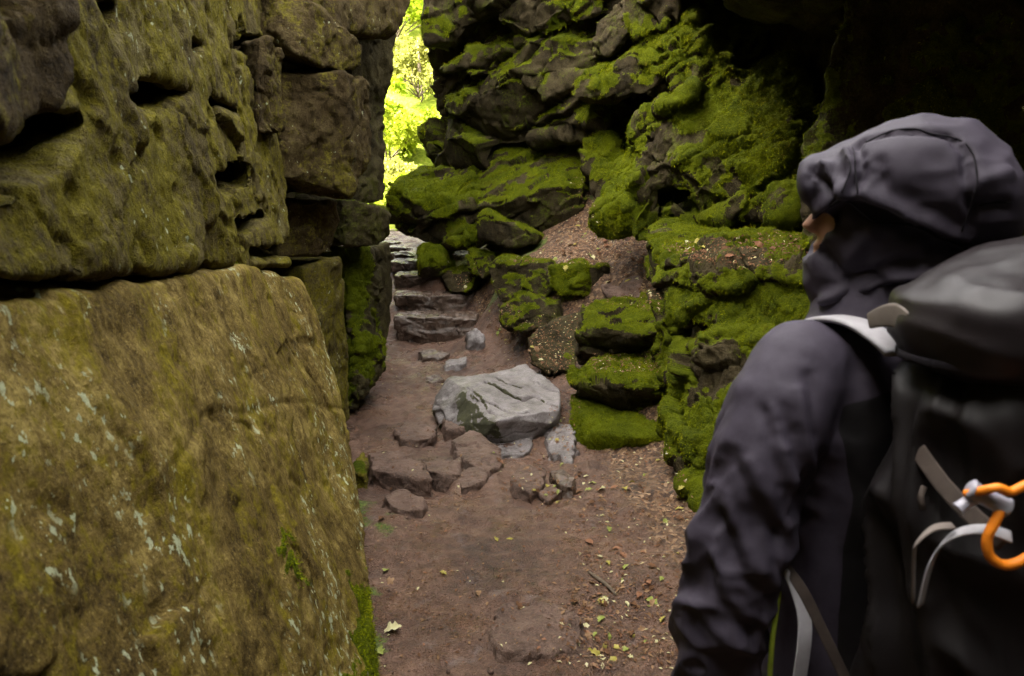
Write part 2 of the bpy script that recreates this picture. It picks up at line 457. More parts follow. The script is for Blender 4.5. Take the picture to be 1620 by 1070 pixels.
rock('algae_cliff', 'tall left cliff with yellow green algae and wedge shaped black pockets above the leaning boulder',
     [([(x, y, PC) for x, y in low + up], (-.9, .3, .0))], .0115, M_LCLIFF, 'cliff', sm=2,
     big=(.7, .02), facet=(.42, .020), med=(.14, .015), fine=(.028, .0045), pits=(.14, .018), moss=(-.75, .7, .4, .012), cuts=cuts)
PC2 = Plane(Q1 + PC.n * .10, Q2 + PC.n * .10, Q1 + np.array([-.08, 0, 1.0]) + PC.n * .10)
rock('brown_block', 'bare brown block bulging from the top left of the cliff over a dark pocket',
     [([(-330, -420, PC2), (-330, 195, PC2), (-20, 205, PC2), (60, 216, PC2), (104, 206, PC2), (112, 120, PC2), (100, 20, PC2), (92, -420, PC2)], (-.4, .05, .0))],
     .011, M_BROWN, sm=3, big=(.5, .03), facet=(.4, .02), pits=(.12, .014), moss=(-.9, .3, .3))

rock('narrow_block', 'narrow reddish brown upright stone set in the cliff beside the large dark block',
     [([(408, 62, 4.02), (425, 58, 4.08), (450, 75, 4.25), (452, 205, 4.25), (412, 214, 3.98), (408, 150, 3.98)], (-.3, .3, .0))], .013, M_BROWN, sm=1, big=(.5, .015), med=(.10, .012), fine=(.03, .006), pits=(.10, .010), moss=(-.6, .5, .3, .01))
rock('cracked_block', 'large dark flat faced block between the algae cliff and the bright gap',
     [([(440, 122, 4.7), (545, 112, 4.85), (584, 134, 5.2), (584, 250, 5.2), (558, 312, 4.95), (440, 278, 4.6)], (-.6, .5, .05))], .014, M_BROWN, sm=1, big=(.5, .015), med=(.10, .012), fine=(.03, .006), pits=(.10, .010),
     facet=(.20, .018), moss=(-.72, .6, .3, .012))
rock('slanted_block', 'slanting dark block wedged on top of the large flat faced block',
     [([(440, -10, 4.7), (500, 5, 4.75), (556, 48, 4.95), (578, 76, 5.1), (572, 104, 5.1), (540, 117, 4.9), (470, 88, 4.6), (440, 50, 4.6)], (-.6, .5, .2))], .014, M_BROWN, sm=1, big=(.5, .015), med=(.10, .012), fine=(.03, .006), pits=(.10, .010),
     facet=(.20, .018), moss=(-.5, .7, .3, .012))
rock('roof_block', 'dark overhanging block at the top of the left wall beside the gap',
     [([(420, -420, 4.7), (648, -420, 6.6), (648, 0, 6.4), (634, 42, 6.3), (612, 60, 6.2), (540, 50, 5.4), (490, 5, 5.2), (430, -10, 4.7)], (-1.0, .8, .1))], .02, M_BROWN, sm=1, big=(.5, .015), med=(.10, .012), fine=(.03, .006), pits=(.10, .010),
     facet=(.20, .018), moss=(-.45, .6, .35, .015))
rock('gap_edge_rock', 'deeply shaded rock forming the left edge of the bright gap',
     [([(560, 30, 6.4), (632, 36, 6.9), (626, 80, 6.9), (622, 128, 6.9), (607, 158, 6.9), (560, 160, 6.4)], (-.9, .6, .2)),
      ([(550, 140, 6.4), (608, 155, 6.9), (598, 198, 6.9), (602, 250, 6.9), (608, 318, 6.7), (545, 330, 6.2)], (-.9, .6, .1))], .018, M_DARK, sm=1, big=(.5, .015), med=(.10, .012), fine=(.03, .006), pits=(.10, .010),
     facet=(.20, .018), moss=(-.45, .5, .35, .015))
rock('recess_block', 'brown block deep in the recess under the large flat faced block',
     [([(440, 318, 4.95), (530, 316, 5.2), (538, 350, 5.25), (528, 402, 5.2), (440, 408, 4.9)], (-.5, .4, .0))], .015, M_BROWN, sm=1, big=(.5, .015), med=(.10, .012), fine=(.03, .006), pits=(.10, .010), facet=(.20, .018), moss=(-.55, .6, .3, .012))
rock('ledge_stone', 'dark stone with a mossy top jutting from the left wall before the steps',
     [([(538, 316, 6.0), (582, 322, 6.0), (621, 336, 6.2), (621, 376, 6.3), (598, 389, 6.1), (545, 391, 5.9)], (-.6, .45, .06))], .015, M_DARK, sm=1, big=(.5, .015), med=(.10, .012), fine=(.03, .006), pits=(.10, .010), facet=(.20, .018), moss=(-.28, .9, .3, .02), tuft=5000)
rock('left_light_blocker', 'dark mass of rock behind the blocks of the left wall',  # added backing rock, made tall to keep the sun out of the gorge
     [([np.array(p) for p in [(-1.75, .4, -.4), (-1.7, 7.4, -.4), (-1.65, 7.4, 5.4), (-1.65, .4, 5.2), (-2.5, 10.6, -.4), (-2.5, 10.6, 5.6), (-3.1, 12.6, -.4), (-3.1, 12.6, 5.6), (-6, .4, -.4), (-6, 12.6, -.4), (-6, 12.6, 8.5), (-6, .4, 8.5), (-3, .4, 8.5), (-3.2, 11, 8.5)]],)], .05, M_DARK, 'cliff',
     sm=3, big=(.9, .08), facet=(.6, .05), moss=(-.5, .5, .3))
rock('olive_pillar', 'olive upright stone pillar just behind the leaning boulder',
     [([(478, 428, 5.0), (536, 408, 5.3), (546, 470, 5.4), (552, 560, 5.45), (556, 660, 5.5), (500, 700, 5.0)], (-.5, .4, -.02))], .013, M_LCLIFF, sm=3, facet=(.35, .012), moss=(-.55, .7, .3, .01))
rock('mossy_slab', 'upright slab with bright moss streaks at the foot of the left wall',
     [([(534, 396, 6.2), (598, 394, 6.75), (606, 470, 6.65), (609, 560, 6.45), (602, 604, 6.3), (578, 626, 6.0), (549, 648, 5.75), (540, 520, 6.0)], (-.6, .4, -.04)),
      ([(556, 420, 6.2), (572, 420, 6.25), (606, 596, 6.15), (570, 632, 5.8)], (-.3, .3, 0))], .013, M_DARK, sm=3,
     big=(.4, .03), facet=(.2, .02), strata=(.16, .02, (2.4, -1.0)), drape=(.12, .03), moss=(.35, .3, .75, .02), tuft=15000, tlen=0.0087)
rock('far_left_block', 'dark square block beside the middle of the stone steps',
     [([(578, 396, 7.4), (618, 384, 7.9), (623, 450, 7.9), (622, 505, 7.9), (612, 545, 7.8), (580, 540, 7.4)], (-.6, .5, -.05))], .018, M_DARK, sm=3, facet=(.25, .02), moss=(-.4, .8, .4, .015))

# ------------------------------------------------------------------ far wall, right of the gap
rock('gap_lobe', 'rounded top lobe of rock overhanging the right edge of the bright gap',
     [([(674, -420, 10.2), (780, -420, 10.0), (780, 20, 9.8), (735, 25, 9.8), (702, 66, 9.9), (674, 75, 10.0), (667, 50, 10.1), (676, 0, 10.2)], (.6, .8, 0))], .022, M_RIGHT, sm=4, facet=(.4, .04), moss=(-.12, .4, .5, .02), tuft=7500, tlen=0.0149)
T1 = (-.55, -.1)
rock('layered_wall', 'great dark layered wall with slanting mossy ledges right of the bright gap',
     [([(700, -420, 10.5), (689, 60, 10.6), (691, 108, 10.6), (697, 148, 10.7), (685, 235, 10.7), (686, 272, 10.7), (760, 258, 10.2), (880, 240, 9.6), (1000, 240, 8.8), (1000, -420, 8.6)], (1.2, 1.6, 0)),
      ([(703, 104, 10.4), (720, 95, 9.9), (830, 60, 9.3), (930, 40, 8.9), (930, 110, 8.9), (830, 150, 9.3), (740, 190, 9.9), (703, 150, 10.5)], (.6, 1.0, 0)),
      ([(689, 235, 10.5), (703, 190, 10.3), (760, 160, 9.7), (900, 120, 8.9), (960, 130, 8.6), (940, 190, 8.7), (840, 225, 9.4), (740, 250, 9.9), (689, 262, 10.4)], (.6, 1.0, 0)),
      ([(770, -30, 9.4), (940, -40, 8.6), (945, 20, 8.6), (860, 60, 9.0), (780, 40, 9.3)], (.6, 1.0, .1))], .022, M_RIGHT, 'cliff',
     sm=2, big=(.6, .05), facet=(.95, .22, T1), med=(.15, .02), fine=(.05, .012), strata=(.30, .03, T1), moss=(.0, .7, .6, .03), tuft=6600, tlen=0.0149)
rock('mossy_boulder', 'rounded mossy boulder at the head of the steps beneath the gap',
     [([(612, 292, 9.8), (640, 278, 9.9), (700, 264, 9.9), (752, 268, 9.7), (757, 310, 9.2), (752, 380, 9.2), (725, 384, 9.3), (690, 366, 9.5), (650, 374, 9.8), (624, 366, 9.8), (612, 344, 9.8), (660, 335, 9.35), (640, 310, 9.5)], (.3, 1.1, .02))], .018, M_RIGHT,
     sm=3, big=(.5, .06), facet=(.5, .08, (-.3, 0)), moss=(.34, .35, .5, .03), tuft=9600, tlen=0.0130)
rock('split_boulder', 'big angular mossy boulder with a bare dark front above the leafy terrace',
     [([(757, 268, 9.9), (800, 236, 9.9), (870, 224, 9.6), (915, 224, 9.3), (926, 296, 8.7), (872, 298, 8.6), (762, 335, 8.9)], (.1, .5, -.25)),
      ([(765, 330, 8.9), (872, 297, 8.6), (926, 296, 8.7), (915, 376, 8.75), (840, 398, 8.85), (770, 392, 9.0)], (.2, .8, .0))], .017, M_RIGHT,
     sm=3, big=(.5, .05), facet=(.45, .06, (-.4, 0)), moss=(-.02, .75, .35, .03), tuft=10500, tlen=0.0130)
rock('wedge_slab', 'thin tilted slab with a mossy edge leaning against the angular boulder',
     [([(752, 345, 8.75), (766, 332, 8.75), (800, 352, 8.6), (854, 372, 8.5), (850, 386, 8.5), (800, 388, 8.6), (756, 378, 8.75)], (.12, .45, .0))], .014, M_RIGHT, sm=2, facet=(.3, .02), moss=(.05, .6, .4, .02), tuft=10500, tlen=0.0112)
rock('leafy_step_rock', 'mossy stepped rock between the angular boulder and the hanging bulge',
     [([(920, 214, 8.9), (960, 216, 8.6), (990, 250, 8.3), (985, 300, 8.2), (945, 300, 8.3), (922, 270, 8.6)], (.3, 1.0, .0)),
      ([(934, 268, 8.5), (990, 262, 8.1), (990, 350, 8.0), (945, 350, 8.1)], (.3, .8, 0))], .018, M_RIGHT, sm=3, facet=(.3, .05), moss=(.15, .6, .5, .03), tuft=10500, tlen=0.0118)

# ------------------------------------------------------------------ right side: hanging mossy masses
rock('mossy_ledge', 'long ledge of bright moss slanting up over a black hollow',
     [([(900, 140, 8.5), (910, 126, 8.6), (975, 128, 8.2), (1000, 98, 8.0), (1040, 74, 7.8), (1090, 32, 7.6), (1100, 60, 7.4), (1068, 96, 7.5), (1040, 120, 7.6), (1022, 150, 7.7), (970, 156, 8.0), (906, 164, 8.4)], (.7, .7, .25)),
      ([(1050, 90, 7.6), (1092, 34, 7.5), (1132, 74, 7.2), (1130, 110, 7.1), (1100, 140, 7.2), (1062, 150, 7.4)], (.7, .5, .1))], .016, M_RIGHT,
     sm=3, big=(.4, .05), facet=(.4, .09, (-.9, -.2)), moss=(.32, .5, .5, .03), tuft=13500, tlen=0.0118)
rock('upper_moss_rock', 'moss covered rock at the top edge above the slanting ledge',
     [([(996, -300, 7.9), (1075, -300, 7.6), (1078, 30, 7.6), (1040, 48, 7.7), (1004, 66, 7.9), (990, 10, 8.0)], (.7, .7, .2)),
      ([(930, 95, 8.5), (948, 30, 8.5), (990, 0, 8.3), (1000, 50, 8.1), (960, 90, 8.3)], (.5, .7, .2))], .018, M_RIGHT, sm=3, facet=(.3, .05), strata=(.2, .03, (1.5, .4)), moss=(.05, .4, .7, .03), tuft=10500, tlen=0.0118)
rock('hanging_bulge', 'huge swelling of hanging moss over the terrace behind the hiker',
     [([(1010, 188, 7.3), (1064, 160, 7.1), (1100, 138, 6.9), (1104, 150, 6.7), (1060, 240, 6.8), (1000, 330, 7.0), (945, 345, 7.3), (958, 284, 7.5), (990, 250, 7.5), (996, 218, 7.45)], (.9, .6, .05)),
      ([(1098, 140, 6.9), (1134, 100, 6.8), (1180, 110, 6.6), (1240, 160, 6.2), (1270, 260, 5.9), (1250, 340, 5.8), (1190, 340, 6.0), (1135, 345, 6.3), (1095, 348, 6.5), (1060, 250, 6.7)], (1.1, .6, .0)),
      ([(990, 330, 7.0), (1060, 250, 6.7), (1100, 352, 6.5), (1030, 358, 6.8), (968, 368, 7.2), (938, 348, 7.3)], (.9, .6, .1))], .0145, M_RIGHT,
     sm=3, big=(.45, .08), facet=(.85, .14, (-.9, -.2)), med=(.15, .02), drape=(.10, .014), moss=(.50, .15, .60, .03), tuft=13500, tlen=0.0118, cuts=[([(1028, 322, 6.3), (1090, 318, 6.0), (1110, 360, 6.0), (1020, 366, 6.3)], (.3, .9, .05))])
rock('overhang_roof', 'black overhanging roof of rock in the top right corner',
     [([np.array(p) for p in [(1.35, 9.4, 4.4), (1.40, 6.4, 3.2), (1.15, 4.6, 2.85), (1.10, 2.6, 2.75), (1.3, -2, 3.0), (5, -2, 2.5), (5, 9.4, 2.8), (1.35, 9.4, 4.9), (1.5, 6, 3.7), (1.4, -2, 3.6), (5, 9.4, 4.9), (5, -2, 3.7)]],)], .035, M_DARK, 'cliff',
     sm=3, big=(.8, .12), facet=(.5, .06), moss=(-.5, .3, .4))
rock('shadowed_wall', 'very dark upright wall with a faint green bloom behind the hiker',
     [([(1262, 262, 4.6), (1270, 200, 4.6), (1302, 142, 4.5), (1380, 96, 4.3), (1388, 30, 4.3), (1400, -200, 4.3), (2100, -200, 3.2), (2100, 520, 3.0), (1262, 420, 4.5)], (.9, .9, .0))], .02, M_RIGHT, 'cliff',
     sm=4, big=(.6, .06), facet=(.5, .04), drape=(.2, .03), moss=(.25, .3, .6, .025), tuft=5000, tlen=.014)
rock('right_light_blocker', 'dark mass of rock closing the hollow behind the mossy bulge',  # added backing rock that stops light leaking in between the right blocks
     [([np.array(p) for p in [(2.5, .3, -.4), (2.5, 7.5, -.4), (6, .3, -.4), (6, 7.5, -.4), (2.5, .3, 3.4), (2.5, 7.5, 3.8), (6, .3, 3.4), (6, 7.5, 4)]],),
      ([np.array(p) for p in [(2.5, 7.2, -.4), (1.65, 8.9, -.4), (1.0, 11.2, -.4), (1.0, 12, -.4), (6, 12, -.4), (6, 7.2, -.4), (2.5, 7.2, 3.8), (1.65, 8.9, 4.6), (1.0, 11.2, 6), (1.0, 12, 6), (6, 12, 6), (6, 7.2, 4)]],)], .05, M_DARK, 'cliff',
     sm=3, big=(.9, .1), facet=(.6, .06), moss=(-.4, .4, .4))

# ------------------------------------------------------------------ right side: terrace blocks
rock('mossy_block', 'tall block thick with hanging moss beside the hiker, a black slot in its side',
     [([(1030, 392, 5.6), (1062, 404, 5.3), (1112, 416, 5.0), (1200, 412, 4.7), (1300, 398, 4.5), (1400, 395, 4.4), (1400, 520, 4.3), (1288, 512, 4.35), (1200, 545, 4.55), (1116, 500, 4.85), (1060, 500, 5.15), (1044, 470, 5.4)], (.9, .9, -.05)),
      ([(1046, 470, 5.35), (1070, 470, 5.1), (1072, 600, 5.1), (1050, 600, 5.3)], (.06, .5, 0)),
      ([(1054, 592, 5.15), (1100, 588, 4.95), (1116, 528, 4.75), (1206, 550, 4.45), (1400, 520, 4.1), (1400, 900, 3.5), (1180, 860, 3.85), (1108, 806, 4.0), (1072, 744, 4.4), (1054, 690, 4.85)], (.9, .7, .0))], .0125, M_RIGHT,
     sm=3, big=(.4, .03), facet=(.65, .08, (.2, 0)), med=(.1, .014), fine=(.03, .006), drape=(.10, .018), moss=(.47, .2, .6, .025), tuft=39000, tlen=0.0087,
     cuts=[([(1072, 486, 5.3), (1104, 496, 5.1), (1106, 585, 5.1), (1072, 582, 5.3)], (.12, -.4, 0)), ([(1072, 486, 5.2), (1104, 496, 5.0), (1106, 585, 5.0), (1072, 582, 5.2)], (.3, .5, 0))])
rock('moss_cap', 'flat mossy cap of rock on the terrace below the hanging bulge',
     [([(1022, 362, 6.6), (1066, 354, 6.5), (1150, 362, 6.1), (1270, 372, 5.5), (1300, 400, 4.9), (1110, 410, 5.3), (1034, 396, 5.8), (1020, 376, 6.2)], (.1, .15, -.35)),
      ([(1270, 372, 5.6), (1420, 380, 5.2), (1420, 400, 4.8), (1280, 404, 4.9)], (0, .1, -.3))], .015, M_RIGHT, sm=4, facet=(.4, .02), moss=(-.22, .75, .55, .025), tuft=18000, tlen=0.0099)
rock('wedge_rock', 'angular rock with a mossy top low on the right bank',
     [([(930, 492, 6.5), (975, 480, 6.6), (1044, 488, 6.5), (1046, 548, 6.15), (1000, 560, 6.15), (918, 574, 6.2), (912, 528, 6.15), (955, 522, 5.98), (1000, 528, 5.92), (1044, 522, 5.95)], (.15, .5, .0))], .0125, M_RIGHT, sm=2, big=(.4, .03), facet=(.24, .04, (.1, 0)), moss=(-.28, .85, .35, .025), tuft=21000, tlen=0.0087)
rock('upper_mossy_stone', 'squat mossy stone with leaves on top, beneath the angular rock',
     [([(902, 590, 5.75), (950, 576, 5.9), (1050, 560, 6.0), (1052, 655, 5.5), (1000, 662, 5.45), (950, 642, 5.5), (905, 614, 5.6), (950, 612, 5.36), (1004, 622, 5.28), (1052, 618, 5.30)], (.2, .5, .02))], .0125, M_RIGHT, sm=3, facet=(.24, .04, (.1, 0)), moss=(-.02, .6, .5, .03), tuft=24000, tlen=0.0099)
rock('lower_mossy_stone', 'smooth moss covered stone at ground level under the squat mossy stone',
     [([(904, 632, 5.55), (950, 648, 5.45), (1000, 668, 5.4), (1052, 664, 5.4), (1054, 700, 5.2), (1000, 720, 5.2), (930, 722, 5.25), (906, 700, 5.35), (944, 684, 5.16), (1004, 692, 5.06), (1052, 686, 5.08)], (.2, .5, .0))], .0125, M_RIGHT, sm=5, facet=(.4, .015), moss=(.5, .2, .2, .02), tuft=27000, tlen=0.0074)
rock('leaf_slab', 'tilted dark slab buried in leaf litter above the flat topped boulder',
     [([(832, 532, 6.6), (880, 500, 7.0), (918, 490, 7.0), (918, 540, 6.6), (908, 582, 6.3), (870, 592, 6.3), (838, 570, 6.45)], (.15, .3, -.12))], .014, M_DARK, sm=3, facet=(.3, .02), moss=(-.35, .5, .5, .02), tuft=5000)
for i, (nm, lab, P, mo) in enumerate([
    ('terrace_stone', 'long dark stone at the left end of the terrace edge', [(768, 420, 7.9), (800, 410, 7.9), (866, 418, 7.6), (872, 455, 7.5), (850, 480, 7.5), (790, 478, 7.7)], (-.18, .7, .5)),
    ('terrace_stone', 'round bright mossy stone in the middle of the terrace edge', [(872, 424, 7.4), (910, 418, 7.4), (926, 432, 7.4), (924, 470, 7.3), (885, 472, 7.3)], (.38, .3, .3)),
    ('terrace_stone', 'small dark stone next to the round bright mossy stone', [(926, 424, 7.5), (958, 420, 7.5), (964, 446, 7.45), (950, 470, 7.4), (930, 470, 7.4)], (-.1, .7, .4)),
    ('terrace_stone', 'flat ledge stone sprinkled with leaves at the right end of the terrace edge', [(950, 452, 7.3), (985, 440, 7.4), (1036, 446, 7.2), (1042, 476, 7.0), (985, 486, 7.0), (955, 474, 7.2)], (-.45, .7, .3)),
    ('terrace_stone', 'dark stone in the shade under the terrace edge', [(786, 486, 7.35), (835, 468, 7.3), (880, 480, 7.2), (882, 510, 7.1), (830, 528, 7.0), (795, 516, 7.2)], (-.25, .7, .4)),
    ('terrace_stone', 'low mossy stone beside the third step up', [(700, 432, 9.3), (730, 424, 9.3), (756, 440, 9.0), (740, 462, 8.9), (712, 458, 9.1)], (.1, .4, .4)),
    ('terrace_stone', 'bright mossy stone at the right of the highest steps', [(658, 394, 9.35), (676, 385, 9.35), (698, 394, 9.25), (702, 418, 9.15), (672, 424, 9.15), (664, 440, 9.3), (700, 440, 9.3)], (.35, .3, .3)),
    ('terrace_stone', 'dark mossy stone tucked between the steps and the terrace', [(740, 398, 9.0), (776, 402, 8.8), (784, 430, 8.6), (760, 442, 8.7), (740, 424, 8.9)], (.05, .5, .5)),
    ('terrace_stone', 'thin mossy edge stone where the terrace meets the tall mossy block', [(1030, 398, 6.4), (1060, 402, 6.1), (1056, 440, 6.0), (1034, 440, 6.3)], (.2, .3, .4)),
    ('terrace_stone', 'flat mossy topped stone beside the lowest step', [(766, 520, 8.2), (790, 512, 8.2), (812, 530, 7.9), (806, 556, 7.7), (776, 558, 7.8)], (-.15, .5, .5)),
    ]):
    rock(nm, lab, [(P, (.1, .35, -.02))], .015, M_RIGHT if mo[0] > -.3 else M_MUDST, sm=3, big=(.3, .03), facet=(.25, .025), moss=(*mo, .025), tuft=15000, tlen=0.0099, seed=300 + i * 7)

# ------------------------------------------------------------------ the middle: flat topped boulder, steps, stones in the path
TPL = Plane(W(736, 612, 5.72), W(884, 612, 5.8), W(787, 666, 5.12))
Tp = [(736, 612, 5.72), (770, 590, 6.05), (834, 581, 6.3), (884, 612, 5.8), (886, 646, 5.4), (850, 656, 5.3), (787, 666, 5.12), (757, 651, 5.32)]
rock('flat_topped_boulder', 'large pale grey boulder with a cracked flat top lying in the path',
     [(Tp + [(688, 628, 5.9), (708, 600, 5.98), (684, 646, 5.80), (692, 670, 5.56), (755, 690, 5.25), (796, 692, 5.2), (874, 670, 5.33), (889, 652, 5.42)] + [(830, 640, 6.4), (720, 625, 6.2), (800, 720, 5.3), (875, 690, 5.6), (700, 690, 5.7)],)], .0085, M_GREY, 'boulder',
     sm=2, big=(.3, .02), facet=(.5, .012), med=(.08, .006), fine=(.02, .002), moss=(.10, -.45, .40, .006), mossx=lambda V, N: .52 * sstep(.18, .5, -N[:, 0]),
     grooves=[([(x, y, TPL) for x, y in g], w * 1.15, dp * 1.5) for g, w, dp in [
         ([(770, 606), (800, 620), (826, 630), (846, 622), (866, 634), (886, 640)], .013, .03), ([(748, 632), (782, 640), (806, 650), (838, 652)], .011, .024), ([(786, 596), (800, 606), (822, 612)], .010, .02), ([(770, 648), (800, 660)], .009, .016), ([(740, 616), (756, 628), (764, 645)], .009, .014), ([(846, 600), (862, 612), (884, 618)], .009, .018)]])

steps = [  # left and right end, top and foot of the riser, distance, depth of tread
    ('lowest', 621, 765, 504, 545, 8.45, .46, 'lowest and widest stone step, its front split into two layers'),
    ('second', 621, 747, 468, 494, 8.95, .44, 'second stone step from the bottom, cracked across the middle'),
    ('third', 620, 694, 436, 463, 9.42, .44, 'third stone step from the bottom, narrower than the two below'),
    ('fourth', 614, 660, 414, 430, 9.9, .42, None), ('fifth', 610, 656, 402, 413, 10.3, .40, None),
    ('sixth', 605, 655, 391, 401, 10.7, .40, None), ('highest', 601, 634, 382, 391, 11.1, .6, None)]
for i, (w, xl, xr, yt, yb, d, dep, lab) in enumerate(steps):
    r = random.Random(40 + i); H = []
    a, b = W(xl, yt, d), W(xr, yt, d); foot = W(xl, yb, d)[2] - .05; hgt = a[2] - foot
    slabs = [(0, 1, 0, .46), (.02, .97, .05, .58)] if i else [(0, .93, .0, .34), (.03, 1, -.03, .52)]
    z0 = a[2]
    for k, (u0, u1, rec, fr) in enumerate(slabs):      # a tread slab on a set-back riser slab
        th = hgt * fr; P = []
        for u in (0, .3, .62, 1):
            q = a + (b - a) * (u0 + (u1 - u0) * u); jy = r.uniform(-.05, .04) + rec + .10 * (u in (0, 1))
            P += [np.array([q[0], q[1] + jy, z0 + r.uniform(-.014, .014)]), np.array([q[0], q[1] + jy + r.uniform(.01, .05), z0 - th - .02])]
            P += [np.array([q[0], q[1] + dep, z0 + r.uniform(0, .02)]), np.array([q[0], q[1] + dep, z0 - th - .02])]
        H.append((P,)); z0 -= th + (.012 if i == 0 else .004)
    rock('stone_step', lab or w + ' stone step in the flight climbing to the gap', H, .0115, M_STEP, 'step', sm=2, big=(.30, .022), facet=(.24, .016, (.1, 0)), med=(.09, .007), fine=(.03, .003),
         moss=(-.9, .2, .3), group='stone steps up to the gap', seed=600 + 11 * i, grooves=[([a + (b - a) * .47 + np.array([0, .3, .0]), a + (b - a) * .45, a + (b - a) * .47 - np.array([0, 0, .2])], .014, .045)] if i == 1 else None)

stones = [
    ('flat_stone', 'small pale flat stone just below the lowest step', [(735, 545), (752, 538), (766, 544), (764, 554), (740, 556)], .16, .10, M_GREY),
    ('flat_stone', 'thin rectangular stone set in the path behind the big boulder', [(704, 576), (738, 572), (741, 582), (706, 588)], .06, .10, M_GREY),
    ('flat_stone', 'thin brown stone sunk in the path left of the thin rectangular one', [(662, 566), (690, 562), (712, 566), (700, 574), (668, 574)], .07, .1, M_STEP),
    ('flat_stone', 'tiny flat stone in the mud at the back left corner of the big boulder', [(672, 604), (690, 600), (702, 606), (680, 612)], .05, .08, M_STEP),
    ('path_stone', 'angular muddy stone with a dark undercut left of the big boulder', [(628, 694), (650, 680), (692, 684), (688, 700), (664, 712), (634, 708)], .10, .13, M_MUDST),
    ('path_stone', 'rounded brown stone tucked against the front left corner of the big boulder', [(700, 680), (716, 672), (736, 680), (736, 694), (706, 696)], .10, .1, M_MUDST),
    ('path_stone', 'broad muddy ledge stone next to the foot of the leaning boulder', [(584, 742), (620, 738), (662, 748), (680, 780), (640, 776), (590, 768)], .13, .2, M_MUDST),
    ('path_stone', 'squarish worn stone in the middle of the muddy cluster', [(676, 748), (700, 740), (728, 744), (728, 766), (700, 772), (682, 764)], .10, .15, M_MUDST),
    ('path_stone', 'humped purple brown stone in front of the big boulder', [(714, 712), (745, 700), (790, 716), (794, 750), (770, 762), (736, 748)], .09, .15, M_MUDST),
    ('path_stone', 'low brown stone below the humped one', [(722, 764), (750, 754), (770, 764), (760, 780), (730, 784)], .07, .12, M_MUDST),
    ('path_stone', 'flat brown paving stone among the leaves left of the grey wedge', [(806, 762), (836, 750), (868, 762), (852, 786), (838, 794), (808, 778)], .07, .12, M_MUDST),
    ('path_stone', 'small upstanding grey wedge among the leaves', [(868, 760), (884, 755), (911, 772), (906, 786), (890, 784)], .07, .12, M_STEP),
    ('path_stone', 'small dull stone between the flat paving stone and the grey wedge', [(848, 784), (872, 776), (890, 788), (868, 802)], .05, .1, M_MUDST),
    ('grey_slab', 'flat pale grey slab in front of the big boulder', [(770, 708), (800, 696), (840, 692), (846, 712), (828, 724), (784, 724)], .03, .12, M_GREY),
    ('grey_slab', 'upright pale grey slab at the right front of the big boulder', [(866, 684), (880, 674), (908, 676), (912, 714), (904, 738), (866, 720), (862, 700)], .04, .15, M_GREY),
    ('path_stone', 'worn stone lump in the mud near the foot of the leaning boulder', [(604, 800), (640, 786), (674, 806), (668, 820), (630, 822)], .05, .12, M_MUDST),
    ('mossy_stone', 'small mossy stone squeezed against the leaning boulder', [(560, 744), (574, 736), (582, 752), (576, 776), (562, 772)], .12, .15, M_LCLIFF),
    ('buried_slab', 'large flat slab nearly buried in mud at the bottom of the picture', [(772, 1010), (800, 972), (880, 964), (922, 1010), (916, 1036), (860, 1050), (790, 1046)], .03, .1, M_MUDST)]
STONES = []
for i, (nm, lab, P, z, th, mt) in enumerate(stones):
    Q = [G0(x, y) + np.array([0, 0, z * .62 + .012]) for x, y in P]
    c = sum(Q) / len(Q); r = random.Random(i)
    Q = [q + np.array([0, 0, r.uniform(-.2, .2) * z]) for q in Q] + [np.array([*(c + (q - c) * 1.18)[:2], c[2] - th - z]) for q in Q]
    rock(nm, lab, [(Q,)], .008 if P[0][1] > 640 else .012, mt, 'stone', sm=4, big=(.15, .016), facet=(.14, .010), med=(.05, .006), fine=(.015, .002), moss=(-.75, .5, .4, .008) if mt is not M_LCLIFF else (.2, .3, .3, .01), seed=800 + i * 13)

# side cliffs run on unseen; the rear one is added to block sky behind
rock('rear_light_blocker', 'cliff closing the gorge behind the photographer', [([np.array(p) for p in [(-4, -2.2, -.4), (4, -2.2, -.4), (-4, -1.8, 6.5), (4, -1.8, 6.5), (-4, -4, -.4), (4, -4, -.4), (-4, -4, 6.5), (4, -4, 6.5)]],)], .06, M_DARK, 'cliff', sm=2, big=(.9, .1), facet=(.6, .06), moss=(-.5, .4, .4))
rock('left_rear_cliff', 'left cliff running on behind the photographer', [([np.array(p) for p in [(-1.1, -2.5, -.4), (-1.25, .6, -.4), (-1.1, -2.5, 5.5), (-1.3, .6, 5.5), (-4, -2.5, -.4), (-4, .6, -.4), (-4, -2.5, 5.5), (-4, .6, 5.5)]],)], .06, M_DARK, 'cliff', sm=2, big=(.9, .1), facet=(.6, .06), moss=(-.5, .4, .4))
rock('right_rear_cliff', 'right cliff running on behind the hiker', [([np.array(p) for p in [(1.5, -2.5, -.4), (1.7, 2.6, -.4), (1.4, -2.5, 4), (1.6, 2.6, 4), (4, -2.5, -.4), (4, 2.6, -.4), (4, -2.5, 4), (4, 2.6, 4)]],)], .06, M_DARK, 'cliff', sm=2, big=(.9, .1), facet=(.6, .06), moss=(-.5, .4, .4))
